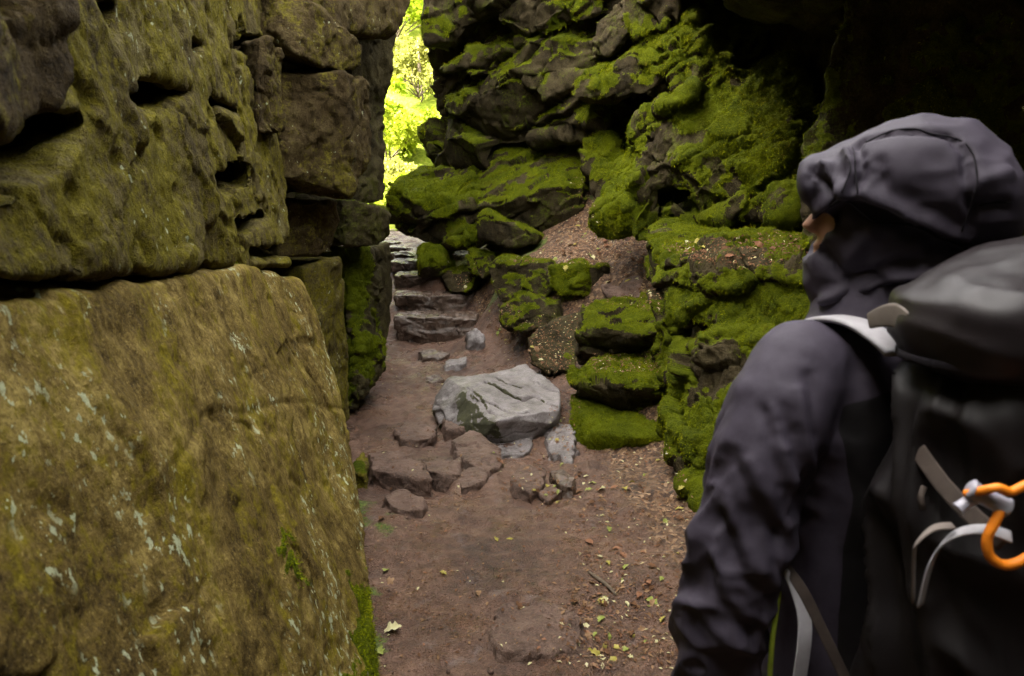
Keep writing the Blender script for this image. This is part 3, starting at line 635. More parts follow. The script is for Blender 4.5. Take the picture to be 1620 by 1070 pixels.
# ================================================================== the ground (one sheet) with the path, bank and terrace in it
GX0, GX1, GY0, GY1, GS = -3.6, 3.4, -1.5, 12.6, .016
gx = np.arange(GX0, GX1, GS); gy = np.arange(GY0, GY1, GS)
XX, YY = np.meshgrid(gx, gy); ZZ = gbase(XX.ravel(), YY.ravel())
P2 = np.stack([XX.ravel(), YY.ravel(), ZZ * 0], 1)
edge = sstep(.15, .75, np.abs(P2[:, 0] + .2 + .12 * np.clip(P2[:, 1] - 4, 0, 6)))            # trodden middle is smoother
lump = fbm(P2, .35, 3, 41) * .026 + fbm(P2, .10, 3, 42) * (.013 + .006 * edge) + fbm(P2, .035, 2, 43) * .0055 + .006 * np.clip(fbm(P2, .05, 2, 44) - .25, 0, 1)
d1, d2, cid, vec = worley(P2 * np.array([1, .75, 1]), .34, 55)                                          # old boot prints
prt = -(.018 * (cid > .5)) * (1 - sstep(.25, .42, d1)) + .010 * (cid > .5) * np.exp(-((d1 - .45) / .07) ** 2)
ZZ = ZZ + lump + prt * (YY.ravel() < 8)
ny, nx = XX.shape
k = np.arange(ny * nx).reshape(ny, nx)
F = np.stack([k[:-1, :-1].ravel(), k[:-1, 1:].ravel(), k[1:, 1:].ravel(), k[1:, :-1].ravel()], 1)
ZG = ZZ.reshape(ny, nx)
def gz(x, y):
    i = np.clip(((np.asarray(x) - GX0) / GS).astype(int), 0, nx - 1); j = np.clip(((np.asarray(y) - GY0) / GS).astype(int), 0, ny - 1)
    return ZG[j, i]

def soil_mat():
    t = NT('trodden wet soil')
    a = t.noise(1.6, 6, .6, dist=.4); b = t.noise(14, 8, .7); c = t.noise(95, 5, .7); g = t.voro(130)
    f = t.math('ADD', t.math('MULTIPLY', a, .34), t.math('ADD', t.math('MULTIPLY', b, .36), t.math('MULTIPLY', c, .30)))
    col = t.ramp(f, [(.39, (.030, .014, .008)), (.5, (.094, .047, .027)), (.62, (.19, .110, .072))])
    col = t.mix(t.math('MULTIPLY', t.rng(t.noise(5, 6, .7), .58, .68), .55), col, (.15, .115, .105))
    col = t.mix(t.rng(t.voro(60, out='Distance'), .09, .05), col, (.022, .013, .009))
    col = t.mix(t.math('MULTIPLY', t.rng(t.noise(170, 2, .5), .64, .70), .6), col, (.21, .14, .095))
    # litter crumbs on the banks
    lm = t.attr('litter')
    vc = t.voro(48, out='Color'); sep = t.n.new('ShaderNodeSeparateColor'); t.l(vc, sep.inputs[0])
    lc = t.ramp(sep.outputs[0], [(.0, (.028, .015, .008)), (.3, (.075, .036, .017)), (.65, (.125, .070, .035)), (.9, (.20, .12, .062)), (1.0, (.32, .21, .12))])
    lmm = t.rng(t.math('ADD', lm, t.math('MULTIPLY', t.math('SUBTRACT', t.noise(22, 5, .7), .5), .8)), .4, .6)
    col = t.mix(lmm, col, lc)
    ms = t.rng(t.math('ADD', t.attr('moss'), t.math('MULTIPLY', t.math('SUBTRACT', t.noise(26, 6, .7), .5), .9)), .4, .6)
    col = t.mix(ms, col, t.ramp(t.noise(60, 5, .7), [(.35, (.025, .045, .004)), (.65, (.12, .16, .012))]))
    wet = t.rng(t.noise(3.2, 5, .65), .42, .62)
    rough = t.math('SUBTRACT', .66, t.math('MULTIPLY', wet, .46))
    rough = t.math('ADD', rough, t.math('MULTIPLY', t.math('MAXIMUM', lmm, ms), .25))
    nm = t.bump(t.math('ADD', t.math('MULTIPLY', b, .6), t.math('ADD', t.math('MULTIPLY', c, .5), t.math('MULTIPLY', g, .35))), 1.0, .022)
    return t.done(col, rough, .5, nm)
me = mesh_arrays('ground', np.stack([XX.ravel(), YY.ravel(), ZZ], 1), F)
x, y, z = P2[:, 0], P2[:, 1], ZZ
# litter lies right of a line down the path and over the bank and terrace
mid = np.interp(y, [2, 3.5, 4.6, 5.2, 6, 7, 8.3, 9, 10.5, 12], [.50, .42, .22, .30, .15, -.1, -.25, -.55, -.8, -1.0])
lit = sstep(-.15, .35, x - mid + .15 * fbm(P2, .4, 3, 77)) * (y > 1)
attr(me, 'litter', np.clip(lit, 0, 1) * np.maximum(.36 + .34 * sstep(.2, .5, x - mid), sstep(.12, .35, z)))
bx = np.interp(y, [1, 2.5, 3.5, 4.5], [-.31, -.47, -.66, -.86])      # the foot of the leaning boulder
mo = sstep(.17, -.02, x - bx + .10 * fbm(P2, .12, 3, 79)) * (y < 4.2) * (.30 + .6 * fbm(P2, .25, 2, 80))
mo = np.maximum(mo, sstep(.2, .6, fbm(P2, .5, 3, 78)) * (z > .3) * .6)
attr(me, 'moss', mo)
ground = link('ground', me, soil_mat(), origin=np.zeros(3)); tag(ground, 'reddish brown trodden earth path climbing to a leafy terrace', None, None, 'structure')

# the open wooded slope past the gap
def slope_z(x, y):
    return 1.15 + .16 * np.clip(y - 12.4, 0, 4) + .62 * np.clip(y - 15.5, 0, 60) - .0 * x
hx = np.arange(-60, 60.1, .5); hy = np.concatenate([np.arange(12.4, 34, .25), np.arange(34, 95, 2)])
HX, HY = np.meshgrid(hx, hy); Ph = np.stack([HX.ravel(), HY.ravel(), np.zeros(HX.size)], 1)
HZ = slope_z(Ph[:, 0], Ph[:, 1]) + fbm(Ph, 3.0, 4, 91) * .45 * sstep(12.6, 16, Ph[:, 1]) + .06 * fbm(Ph, .6, 2, 92)
n2, n1 = HX.shape; k = np.arange(n2 * n1).reshape(n2, n1)
Fh = np.stack([k[:-1, :-1].ravel(), k[:-1, 1:].ravel(), k[1:, 1:].ravel(), k[1:, :-1].ravel()], 1)
def hill_mat():
    t = NT('grassy slope'); a = t.noise(.9, 8, .7); b = t.noise(14, 6, .7)
    c = t.ramp(t.math('ADD', t.math('MULTIPLY', a, .5), t.math('MULTIPLY', b, .5)), [(.36, (.04, .06, .006)), (.5, (.10, .13, .010)), (.62, (.17, .17, .03)), (.7, (.19, .15, .07))])
    return t.done(c, .9, .03, t.bump(b, .8, .08))
hill = link('hillside', mesh_arrays('hillside', np.stack([HX.ravel(), HY.ravel(), HZ], 1), Fh), hill_mat(), origin=np.zeros(3))
tag(hill, 'bright grassy slope rising beyond the gap', None, None, 'structure')
# far plain under everything
pl = mesh_arrays('terrain', [(-300, -300, -.6), (300, -300, -.6), (300, 300, -.6), (-300, 300, -.6)], [[0, 1, 2, 3]])
tag(link('terrain', pl, plain('dull earth', (.06, .05, .03)), origin=np.zeros(3)), 'flat earth around the gorge', None, None, 'structure')

def hillz(x, y):
    p = np.array([[x, y, 0.]]); return float(slope_z(x, y) + fbm(p, 3.0, 4, 91)[0] * .45 * sstep(12.6, 16, np.array([y]))[0])

def leaf_mat(name, cs, trans=.35):
    t = NT(name); c = t.ramp(t.noise(1.1, 4, .6), [(.3, cs[0]), (.5, cs[1]), (.7, cs[2])])
    t.done(c, .7, .08)
    tr = t.n.new('ShaderNodeBsdfTranslucent'); t.l(c, tr.inputs[0]); mx = t.n.new('ShaderNodeMixShader'); mx.inputs[0].default_value = trans
    t.l(t.b.outputs[0], mx.inputs[1]); t.l(tr.outputs[0], mx.inputs[2]); t.l(mx.outputs[0], t.out.inputs[0])
    return t.m
M_LEAFA = leaf_mat('bush leaves', [(.09, .13, .006), (.18, .22, .010), (.30, .32, .03)])
M_LEAFB = leaf_mat('young tree leaves', [(.10, .16, .006), (.20, .27, .010), (.34, .38, .04)])
M_LEAFC = leaf_mat('olive bush leaves', [(.08, .09, .012), (.16, .16, .03), (.26, .24, .08)])
M_BARK = plain('bark', (.09, .07, .05), .9, .1, vary=.5, bump=.6, bscale=40)

def tube_into(V, F, pts, rad, seg=8, cap=True):
    """a tapering tube along points, appended to vertex and quad lists"""
    pts = [np.array(p, float) for p in pts]; n = len(pts); base = len(V)
    up = np.array([.31, .17, .93])
    for i, p in enumerate(pts):
        tdir = pts[min(i + 1, n - 1)] - pts[max(i - 1, 0)]; tdir /= np.linalg.norm(tdir) + 1e-9
        a = np.cross(tdir, up); 
        if np.linalg.norm(a) < .05: a = np.cross(tdir, [1, 0, 0])
        a /= np.linalg.norm(a); b = np.cross(tdir, a); r = rad[i] if hasattr(rad, '__len__') else rad
        ra, rb = r if hasattr(r, '__len__') else (r, r)
        for j in range(seg):
            th = 2 * math.pi * j / seg; V.append(p + a * ra * math.cos(th) + b * rb * math.sin(th))
    for i in range(n - 1):
        for j in range(seg):
            F.append((base + i * seg + j, base + i * seg + (j + 1) % seg, base + (i + 1) * seg + (j + 1) % seg, base + (i + 1) * seg + j))
    if cap:
        for s, i in ((0, 0), (1, n - 1)):
            c = len(V); V.append(pts[i])
            for j in range(seg):
                q = (base + i * seg + j, base + i * seg + (j + 1) % seg)
                F.append((q[1], q[0], c, c) if s == 0 else (q[0], q[1], c, c))

def spline(P, R, m=6):
    P = [np.array(p, float) for p in P]; Q = []; n = len(P)
    for i in range(n - 1):
        p0, p1, p2, p3 = P[max(i - 1, 0)], P[i], P[i + 1], P[min(i + 2, n - 1)]
        for k in range(m):
            t = k / m; Q.append(.5 * ((2 * p1) + (p2 - p0) * t + (2 * p0 - 5 * p1 + 4 * p2 - p3) * t * t + (3 * p1 - p0 - 3 * p2 + p3) * t ** 3))
    Q.append(P[-1])
    if hasattr(R, '__len__'): R = list(np.interp(np.linspace(0, 1, len(Q)), np.linspace(0, 1, n), R))
    return Q, R

def tubes(name, list_, mat, parent=None, origin=None, smooth_run=False):
    V, F = [], []
    for a in list_:
        a = list(a)
        if smooth_run: a[0], a[1] = spline(a[0], a[1])
        tube_into(V, F, *a)
    bm = bmesh.new(); vs = [bm.verts.new(v) for v in V]
    for f in F:
        g = []; [g.append(q) for q in f if q not in g]
        bm.faces.new([vs[q] for q in g])
    bmesh.ops.recalc_face_normals(bm, faces=bm.faces)
    me = bpy.data.meshes.new(name); bm.to_mesh(me); bm.free()
    return link(name, me, mat, parent, origin)

def leaf_cloud(rng, centres, n, spread, size):
    c = centres[rng.integers(0, len(centres), n)]
    v = rng.normal(size=(n, 3)); v /= np.linalg.norm(v, axis=1)[:, None]
    P = c[:, :3] + v * (c[:, 3:4] * rng.uniform(.45, 1.0, n)[:, None] ** .6) * spread
    D = rng.normal(size=(n, 3)); D[:, 2] -= .4; D /= np.linalg.norm(D, axis=1)[:, None]
    S = np.cross(D, rng.normal(size=(n, 3))); S /= np.linalg.norm(S, axis=1)[:, None]
    L = size * rng.uniform(.6, 1.4, n)[:, None]
    VV = np.concatenate([P, P + D * L * .5 + S * L * .32, P + D * L, P + D * L * .5 - S * L * .32]); k = np.arange(n)
    return VV, np.stack([k, k + n, k + 2 * n, k + 3 * n], 1)

def bushy(name, cat, label, x, y, h, r, n, size, mat, trunk_h, trunk_r, seed, group):
    rng = np.random.default_rng(seed); z = hillz(x, y); root = empty(name, (x, y, z)); tag(root, label, cat, group)
    cs = []
    for q in range(16):
        a = rng.uniform(0, 6.28); rr = r * math.sqrt(rng.uniform(0, 1)) * .75
        cs.append((x + 1.25 * rr * math.cos(a), y + rr * math.sin(a), z + trunk_h + (h - trunk_h) * rng.uniform(.05, 1.0) * (1 - .45 * rr / r), r * rng.uniform(.16, .40)))
    cs = np.array(cs)
    V, Fq = leaf_cloud(rng, cs, n, 1.0, size)
    link('crown', mesh_arrays('crown', V, Fq), mat, root, smooth=False)
    L = [([(x, y, z - .1), (x + .05 * h, y, z + trunk_h * .6), (x, y + .04, z + h * .75)], [trunk_r, trunk_r * .8, trunk_r * .3])]
    for c in cs[:9]: L.append(([(x, y, z + trunk_h * .7), (np.array([x, y, z + trunk_h]) * .4 + c[:3] * .6), c[:3]], [trunk_r * .5, trunk_r * .3, trunk_r * .1], 6))
    tubes('trunk', L, M_BARK, root)

for a in [('bush', 'bush', 'low rounded bush at the foot of the slope in the gap', -2.45, 16.0, 1.3, .75, 2600, .10, M_LEAFA, .1, .03, 1, None),
          ('bush', 'bush', 'olive bush halfway up the slope in the gap', -2.1, 18.6, 1.8, .8, 2600, .10, M_LEAFC, .15, .03, 2, None),
          ('bush', 'bush', 'pale bush higher up the slope behind the olive one', -2.9, 20.8, 2.2, 1.0, 3000, .12, M_LEAFB, .2, .04, 3, None),
          ('tree', 'tree', 'slender young tree rising through the gap, its crown at the top', -3.2, 23.5, 6.0, 1.5, 5200, .14, M_LEAFB, 1.6, .07, 4, None),
          ('tree', 'tree', 'leafy tree behind the right edge of the gap', -1.6, 24.5, 6.5, 1.7, 5200, .15, M_LEAFA, 1.4, .08, 5, None),
          ('tree', 'tree', 'tall pale tree farthest up the slope in the gap', -3.6, 28.0, 7.5, 2.3, 6500, .17, M_LEAFB, 2.0, .1, 6, None),
          ('fern', 'fern', 'small bright fern nearest the top of the steps, left in the gap', -2.15, 13.9, .55, .40, 900, .08, M_LEAFA, .05, .015, 11, None),
          ('fern', 'fern', 'small bright fern beyond the top of the steps, right in the gap', -1.72, 14.6, .6, .42, 900, .08, M_LEAFB, .05, .015, 12, None),
          ('fern', 'fern', 'olive fern clump in the middle of the gap before the bushes', -2.1, 15.1, .7, .45, 1000, .08, M_LEAFC, .05, .015, 13, None),
          ('bush', 'bush', 'wide leafy bush low on the left of the slope in the gap', -3.1, 17.6, 1.5, .9, 3000, .10, M_LEAFB, .1, .03, 8, None),
          ('bush', 'bush', 'dense bright bush filling the middle of the slope in the gap', -2.4, 22.2, 2.0, 1.1, 3600, .11, M_LEAFA, .1, .03, 9, None),
          ('bush', 'bush', 'fern like bush against the right side of the gap', -1.75, 16.6, .9, .5, 1500, .09, M_LEAFA, .1, .02, 7, None)]: bushy(*a)
tag(tubes('fallen_branch', [([W(627, 118, 19), W(645, 130, 19), W(668, 142, 19)], [.035, .03, .02])], M_BARK), 'thin bare branch leaning across the trees in the gap', 'branch')
# ================================================================== the hiker
UP = np.array([0, 0, 1.0])
BF = np.array([-.45, .893, 0]); BL = np.array([-.893, -.45, 0]); BB = np.array([.60, 1.30, 0])
def bp(l, f, z): return BB + BL * l + BF * f + UP * z
HF = np.array([-.93, .3676, 0]); HS = np.array([-.3676, -.93, 0])     # the head is turned farther left

def loft(V, F, rings, seg=28, ex=2.0):
    """closed skin through rings (centre, semi-axis vector a, semi-axis vector b); ex > 2 squares the corners"""
    b0 = len(V); n = len(rings)
    for c, a, b in rings:
        for j in range(seg):
            th = 2 * math.pi * j / seg; ct, st = math.cos(th), math.sin(th)
            V.append(c + a * math.copysign(abs(ct) ** (2 / ex), ct) + b * math.copysign(abs(st) ** (2 / ex), st))
    for i in range(n - 1):
        for j in range(seg):
            F.append((b0 + i * seg + j, b0 + i * seg + (j + 1) % seg, b0 + (i + 1) * seg + (j + 1) % seg, b0 + (i + 1) * seg + j))
    F.append(tuple(b0 + j for j in range(seg))[::-1]); F.append(tuple(b0 + (n - 1) * seg + j for j in range(seg)))

def limb(V, F, pts, rad, seg=18):
    """a rounded tapering limb along points"""
    P = [np.array(p, float) for p in pts]
    rings = []
    for i, p in enumerate(P):
        t = P[min(i + 1, len(P) - 1)] - P[max(i - 1, 0)]; t /= np.linalg.norm(t)
        a = np.cross(t, [.2, .9, .1]); a /= np.linalg.norm(a); b = np.cross(t, a)
        r = rad[i]
        if i == 0: rings += [(p - t * r * .9, a * r * .45, b * r * .45), (p - t * r * .5, a * r * .85, b * r * .85)]
        rings.append((p, a * r, b * r))
        if i == len(P) - 1: rings += [(p + t * r * .5, a * r * .85, b * r * .85), (p + t * r * .9, a * r * .45, b * r * .45)]
    loft(V, F, rings, seg)

def ell(V, F, c, a, b, h, n=9, seg=20):
    rings = []
    for i in range(1, n):
        th = math.pi * i / n; rings.append((c - h * math.cos(th), a * math.sin(th), b * math.sin(th)))
    loft(V, F, rings, seg)

def soup(V, F):
    bm = bmesh.new(); vs = [bm.verts.new(v) for v in V]
    for f in F: bm.faces.new([vs[i] for i in f])
    bmesh.ops.recalc_face_normals(bm, faces=bm.faces)
    me = bpy.data.meshes.new('soup'); bm.to_mesh(me); bm.free(); return me

def onto(V, p, tol=.010):
    """index of the vertex of a cloth nearest to p as one looks at the hiker"""
    q = np.array(p); w = CAM - q; w /= np.linalg.norm(w); r = V - q; al = r @ w
    lat = np.linalg.norm(r - al[:, None] * w, axis=1); k = np.where(lat < tol)[0]
    if len(k) == 0: return int(np.argmin(lat))
    return int(k[np.argmax(al[k])])

def press(V, N, pts, w, a):
    """a crease pressed in (or a fold raised) along a run on the cloth"""
    Q, _ = spline(pts, .1, 5); P = [V[onto(V, q)] for q in Q]; best = np.full(len(V), 9.)
    for a0, b0 in zip(P[:-1], P[1:]):
        ab = b0 - a0; t = np.clip(((V - a0) @ ab) / (ab @ ab + 1e-9), 0, 1); best = np.minimum(best, np.linalg.norm(V - a0 - t[:, None] * ab, axis=1))
    return a * np.exp(-(best / w) ** 2)

def ribbon(name, pts, wid, th, mat, parent, wdir=None):
    """a flat strap along points; wid in metres, wdir the direction of its width"""
    P = [np.array(p, float) for p in pts]; Q = []
    for i in range(len(P) - 1):          # smooth the run
        p0, p1, p2, p3 = P[max(i - 1, 0)], P[i], P[i + 1], P[min(i + 2, len(P) - 1)]
        for k in range(6):
            t = k / 6; Q.append(.5 * ((2 * p1) + (p2 - p0) * t + (2 * p0 - 5 * p1 + 4 * p2 - p3) * t * t + (3 * p1 - p0 - 3 * p2 + p3) * t ** 3))
    Q.append(P[-1]); n = len(Q); rings = []
    for i, q in enumerate(Q):
        t = Q[min(i + 1, n - 1)] - Q[max(i - 1, 0)]; t /= np.linalg.norm(t)
        w = np.array(wdir if wdir is not None else UP, float); w = w - t * (w @ t); w /= np.linalg.norm(w)
        wd_ = wid if not hasattr(wid, '__len__') else np.interp(i / (n - 1), np.linspace(0, 1, len(wid)), wid)
        rings.append((q, w * wd_ / 2, np.cross(t, w) * th / 2))
    V, F = [], []; loft(V, F, rings, 12, 5)
    return link(name, soup(V, F), mat, parent)

M_JACK = plain('charcoal softshell', (.060, .053, .066), .62, .35, vary=.10, bump=.25, bscale=900)
def jacket_mat():
    t = NT('charcoal softshell with darker torso'); n = t.noise(30, 5, .6); w = t.noise(900, 2, .5)
    a = t.ramp(n, [(.3, (.036, .030, .044)), (.7, (.052, .044, .062))])
    c = t.mix(t.rng(t.attr('torso_dark'), .45, .55), a, (.011, .010, .011))
    return t.done(c, .68, .2, t.bump(w, .25, .002))
M_JACKET = jacket_mat()
M_BLACK = plain('black softshell', (.012, .011, .012), .7, .2, vary=.15, bump=.2, bscale=900)
M_HOOD = plain('dark grey hood cloth', (.037, .031, .045), .66, .2, vary=.12, bump=.3, bscale=700)
M_SKIN = plain('skin', (.42, .22, .15), .5, .4, vary=.1)
M_TROU = plain('black trousers', (.02, .02, .022), .8, .2)
M_BOOT = plain('brown boots', (.06, .04, .025), .6, .3)
M_PACK = plain('black pack fabric', (.008, .0065, .007), .5, .22, vary=.2, bump=.3, bscale=600)
M_PACKL = plain('pack lid fabric', (.014, .0105, .012), .46, .3, vary=.2, bump=.25, bscale=600)
M_GREYW = plain('grey webbing', (.33, .32, .34), .7, .3, vary=.12, bump=.4, bscale=900)
M_TAUPE = plain('taupe webbing', (.15, .125, .11), .7, .3, vary=.15, bump=.4, bscale=900)
M_BRNW = plain('brown webbing', (.055, .042, .035), .75, .2, bump=.4, bscale=900)
M_GRNC = plain('yellow green piping', (.19, .24, .02), .6, .3)
M_ORNG = plain('orange cord', (.85, .24, .012), .5, .4, vary=.08)
M_PLAS = plain('grey plastic', (.30, .29, .34), .35, .5, vary=.08)
M_DKSEAM = plain('dark seam tape', (.016, .014, .018), .8, .1)

person = empty('person', BB); tag(person, 'hiker in a hooded charcoal jacket seen from behind, looking away into the gorge', 'person')

# body: one skin from head to hands
sh, el, wr = bp(.185, .0, 1.39), W(1172, 880, 1.17), W(1120, 1110, 1.20)
shr, elr, wrr = bp(-.185, .0, 1.41), bp(-.27, -.03, 1.12), bp(-.24, .10, .87)
V, F = [], []
loft(V, F, [(bp(0, 0, .84), BL * .13, BF * .09), (bp(0, 0, .95), BL * .16, BF * .10), (bp(0, 0, 1.15), BL * .14, BF * .09), (bp(0, 0, 1.32), BL * .165, BF * .10), (bp(0, .0, 1.43), BL * .12, BF * .08), (bp(.0, .02, 1.5), BL * .06, BF * .06), (bp(.0, .04, 1.6), BL * .055, BF * .055)])
for a, b, c in ((sh, el, wr), (shr, elr, wrr)): limb(V, F, [a, b, c], [.055, .042, .03])
for s in (1, -1): limb(V, F, [bp(.09 * s, 0, .86), bp(.10 * s, .03, .48), bp(.10 * s, -.02, .09)], [.085, .058, .042]); limb(V, F, [bp(.10 * s, -.03, .05), bp(.11 * s, .13, .035)], [.04, .035])
def hand(V, F, w, down, out, thumb):
    down = down / np.linalg.norm(down); out = out - down * (out @ down); out /= np.linalg.norm(out); pal = np.cross(down, out)
    limb(V, F, [w, w + down * .05, w + down * .09], [.027, .036, .036])
    for k, (o, L) in enumerate(((-.030, .072), (-.010, .082), (.010, .077), (.030, .060))):
        b = w + down * .10 + out * o; s = thumb
        limb(V, F, [b, b + down * L * .45 + pal * s * .008, b + down * L * .8 + pal * s * .026, b + down * L * .9 + pal * s * .042], [.0100, .0092, .0085, .0078], 10)
    b = w + down * .035 + out * -.030
    limb(V, F, [b, b + down * .03 - out * .018 + pal * thumb * .015, b + down * .062 - out * .020 + pal * thumb * .03], [.013, .011, .0095], 10)
hand(V, F, wr, wr - el, BF * -1, 1); hand(V, F, wrr, wrr - elr, BF * -1, -1)
hc = W(1420, 330, 1.305)
def hp(f, s, z): return hc + HF * f + HS * s + UP * z
ell(V, F, hp(-.015, 0, .03), HF * .098, HS * .075, UP * .112)                                   # skull
ell(V, F, hp(.055, 0, -.055), HF * .062, HS * .056, UP * .075)                                  # face and jaw
ell(V, F, hp(.112, 0, -.092), HF * .018, HS * .022, UP * .018)                                  # chin
loft(V, F, [(hp(.098, 0, .012), HF * .016, HS * .009), (hp(.118, 0, -.014), HF * .018, HS * .012), (hp(.131, 0, -.030), HF * .016, HS * .016), (hp(.118, 0, -.041), HF * .012, HS * .013)])   # nose
ell(V, F, hp(.113, 0, -.060), HF * .013, HS * .024, UP * .008); ell(V, F, hp(.112, 0, -.072), HF * .012, HS * .020, UP * .008)   # lips
ell(V, F, hp(.080, 0, .030), HF * .022, HS * .058, UP * .012)                                   # brow
for s in (1, -1): ell(V, F, hp(-.005, .078 * s, -.01), HF * .022, HS * .010, UP * .032)          # ears
limb(V, F, [bp(0, .02, 1.46), hp(-.03, 0, -.10)], [.06, .055])
me = voxel(soup(V, F), .0055); smooth_mesh(me, 4, .5)
body = link('body', me, M_SKIN, person)
for s in (1, -1):
    V, F = [], []; ell(V, F, hp(.094, .031 * s, .004), HF * .012, HS * .012, UP * .012); link('eye', soup(V, F), plain('eye', (.5, .48, .45), .2, .5), person)

# jacket: torso, two sleeves, folds
V, F = [], []
loft(V, F, [(bp(0, 0, .80), BL * .185, BF * .135), (bp(0, 0, .95), BL * .175, BF * .13), (bp(0, 0, 1.12), BL * .175, BF * .125), (bp(0, 0, 1.28), BL * .195, BF * .13), (bp(0, 0, 1.36), BL * .195, BF * .118), (bp(.0, 0, 1.42), BL * .145, BF * .10), (bp(0, .01, 1.46), BL * .10, BF * .09), (bp(0, .02, 1.51), BL * .085, BF * .085), (bp(0, .025, 1.55), BL * .07, BF * .07)])
sleeveL = [bp(.165, .0, 1.385), W(1232, 645, 1.195), W(1203, 735, 1.18), W(1174, 850, 1.165), W(1145, 960, 1.175), W(1125, 1075, 1.19)]
limb(V, F, sleeveL, [.080, .082, .076, .071, .068, .060])
sleeveR = [bp(-.165, 0, 1.405), bp(-.225, -.01, 1.27), elr, (elr + wrr) / 2, wrr]
limb(V, F, sleeveR, [.082, .078, .064, .058, .05])
me = voxel(soup(V, F), .006); smooth_mesh(me, 14, .5)
V = getV(me); N = getN(me)
def along(V, P):
    P = [np.array(p) for p in P]; best = np.full(len(V), 9.); s = np.zeros(len(V)); off = np.zeros_like(V); acc = 0
    for a, b in zip(P[:-1], P[1:]):
        ab = b - a; L = np.linalg.norm(ab); t = np.clip(((V - a) @ ab) / L ** 2, 0, 1); o = V - a - t[:, None] * ab; d = np.linalg.norm(o, axis=1)
        m = d < best; best = np.where(m, d, best); s = np.where(m, acc + t * L, s); off[m] = o[m]; acc += L
    return best, s, off
d = .004 * fbm(V, .12, 3, 5) + .0012 * fbm(V, .03, 3, 6)
for P in (sleeveL, sleeveR):
    r, s, off = along(V, P); th = np.arctan2(off @ BL, off @ BF)
    wgt = sstep(.13, .085, r) * sstep(.05, .16, s)
    Q = np.stack([s * 15 + .9 * np.sin(th) + .5 * th * (1 if P is sleeveL else -1), np.sin(th) * .9, np.cos(th) * .9], 1)
    n1 = vnoise(Q, 21); n2 = vnoise(Q * 1.9 + 7, 22)
    d = d + wgt * (.0105 * (1 - 2.2 * np.abs(n1)) + .005 * (1 - 2 * np.abs(n2)))
tq = (V - BB) @ BL
Qt = np.stack([V[:, 2] * 4 + tq * 5, tq * 9, ((V - BB) @ BF) * 3], 1)
d = d + sstep(.16, .10, np.abs(tq)) * .007 * (1 - 2 * np.abs(vnoise(Qt, 31)))
for run, w, a in [
    ([(1288, 590), (1298, 640), (1296, 690)], .010, -.010), ([(1268, 610), (1280, 660), (1284, 720)], .009, .007), ([(1200, 655), (1214, 712), (1242, 765)], .009, -.008), ([(1218, 640), (1240, 700), (1262, 770)], .010, .008),
    ([(1238, 640), (1262, 700), (1272, 780)], .009, -.008), ([(1160, 740), (1200, 815), (1244, 852)], .010, -.008), ([(1178, 730), (1220, 800), (1254, 835)], .010, .009), ([(1140, 800), (1180, 880), (1228, 925)], .011, .010),
    ([(1128, 820), (1168, 905), (1222, 950)], .009, -.009), ([(1122, 880), (1150, 945), (1205, 985)], .010, .009), ([(1112, 905), (1140, 970), (1195, 1008)], .009, -.008), ([(1102, 960), (1130, 1005), (1190, 1032)], .010, .008), ([(1265, 690), (1252, 780), (1240, 850)], .010, -.007)]:
    d = d + press(V, N, [W(x, y, 1.16) for x, y in run], w, a * .68)
setV(me, V + N * d[:, None])
cen = getV(me)
lc = (cen - BB) @ BL; fc = (cen - BB) @ BF; rl, _, _ = along(cen, sleeveL); rr_, _, _ = along(cen, sleeveR)
tdark = sstep(1.42, 1.37, cen[:, 2] + .35 * np.abs(lc)) * sstep(.165, .150, np.abs(lc) + .25 * np.clip(1.3 - cen[:, 2], 0, .1)) * sstep(.070, .082, rl)
attr(me, 'torso_dark', tdark); jk = link('jacket', me, M_JACKET, person)  # torso between the sleeves coloured darker below the yoke
# trousers and boots
V, F = [], []
loft(V, F, [(bp(0, 0, .78), BL * .155, BF * .115), (bp(0, 0, .88), BL * .165, BF * .12), (bp(0, 0, .95), BL * .155, BF * .11)])
for s in (1, -1): limb(V, F, [bp(.09 * s, 0, .84), bp(.10 * s, .03, .48), bp(.10 * s, -.02, .14)], [.10, .078, .065])
me = voxel(soup(V, F), .008); smooth_mesh(me, 6); V = getV(me); setV(me, V + getN(me) * (.006 * fbm(V, .08, 3, 9))[:, None]); link('trousers', me, M_TROU, person)
for s in (1, -1):
    V, F = [], []
    limb(V, F, [bp(.10 * s, -.02, .20), bp(.10 * s, -.02, .08)], [.062, .06]); limb(V, F, [bp(.10 * s, -.05, .055), bp(.115 * s, .15, .045)], [.052, .045])
    me = voxel(soup(V, F), .006); smooth_mesh(me, 5); V = getV(me); V[:, 2] = np.maximum(V[:, 2], .012); setV(me, V); link('boot', me, M_BOOT, person)

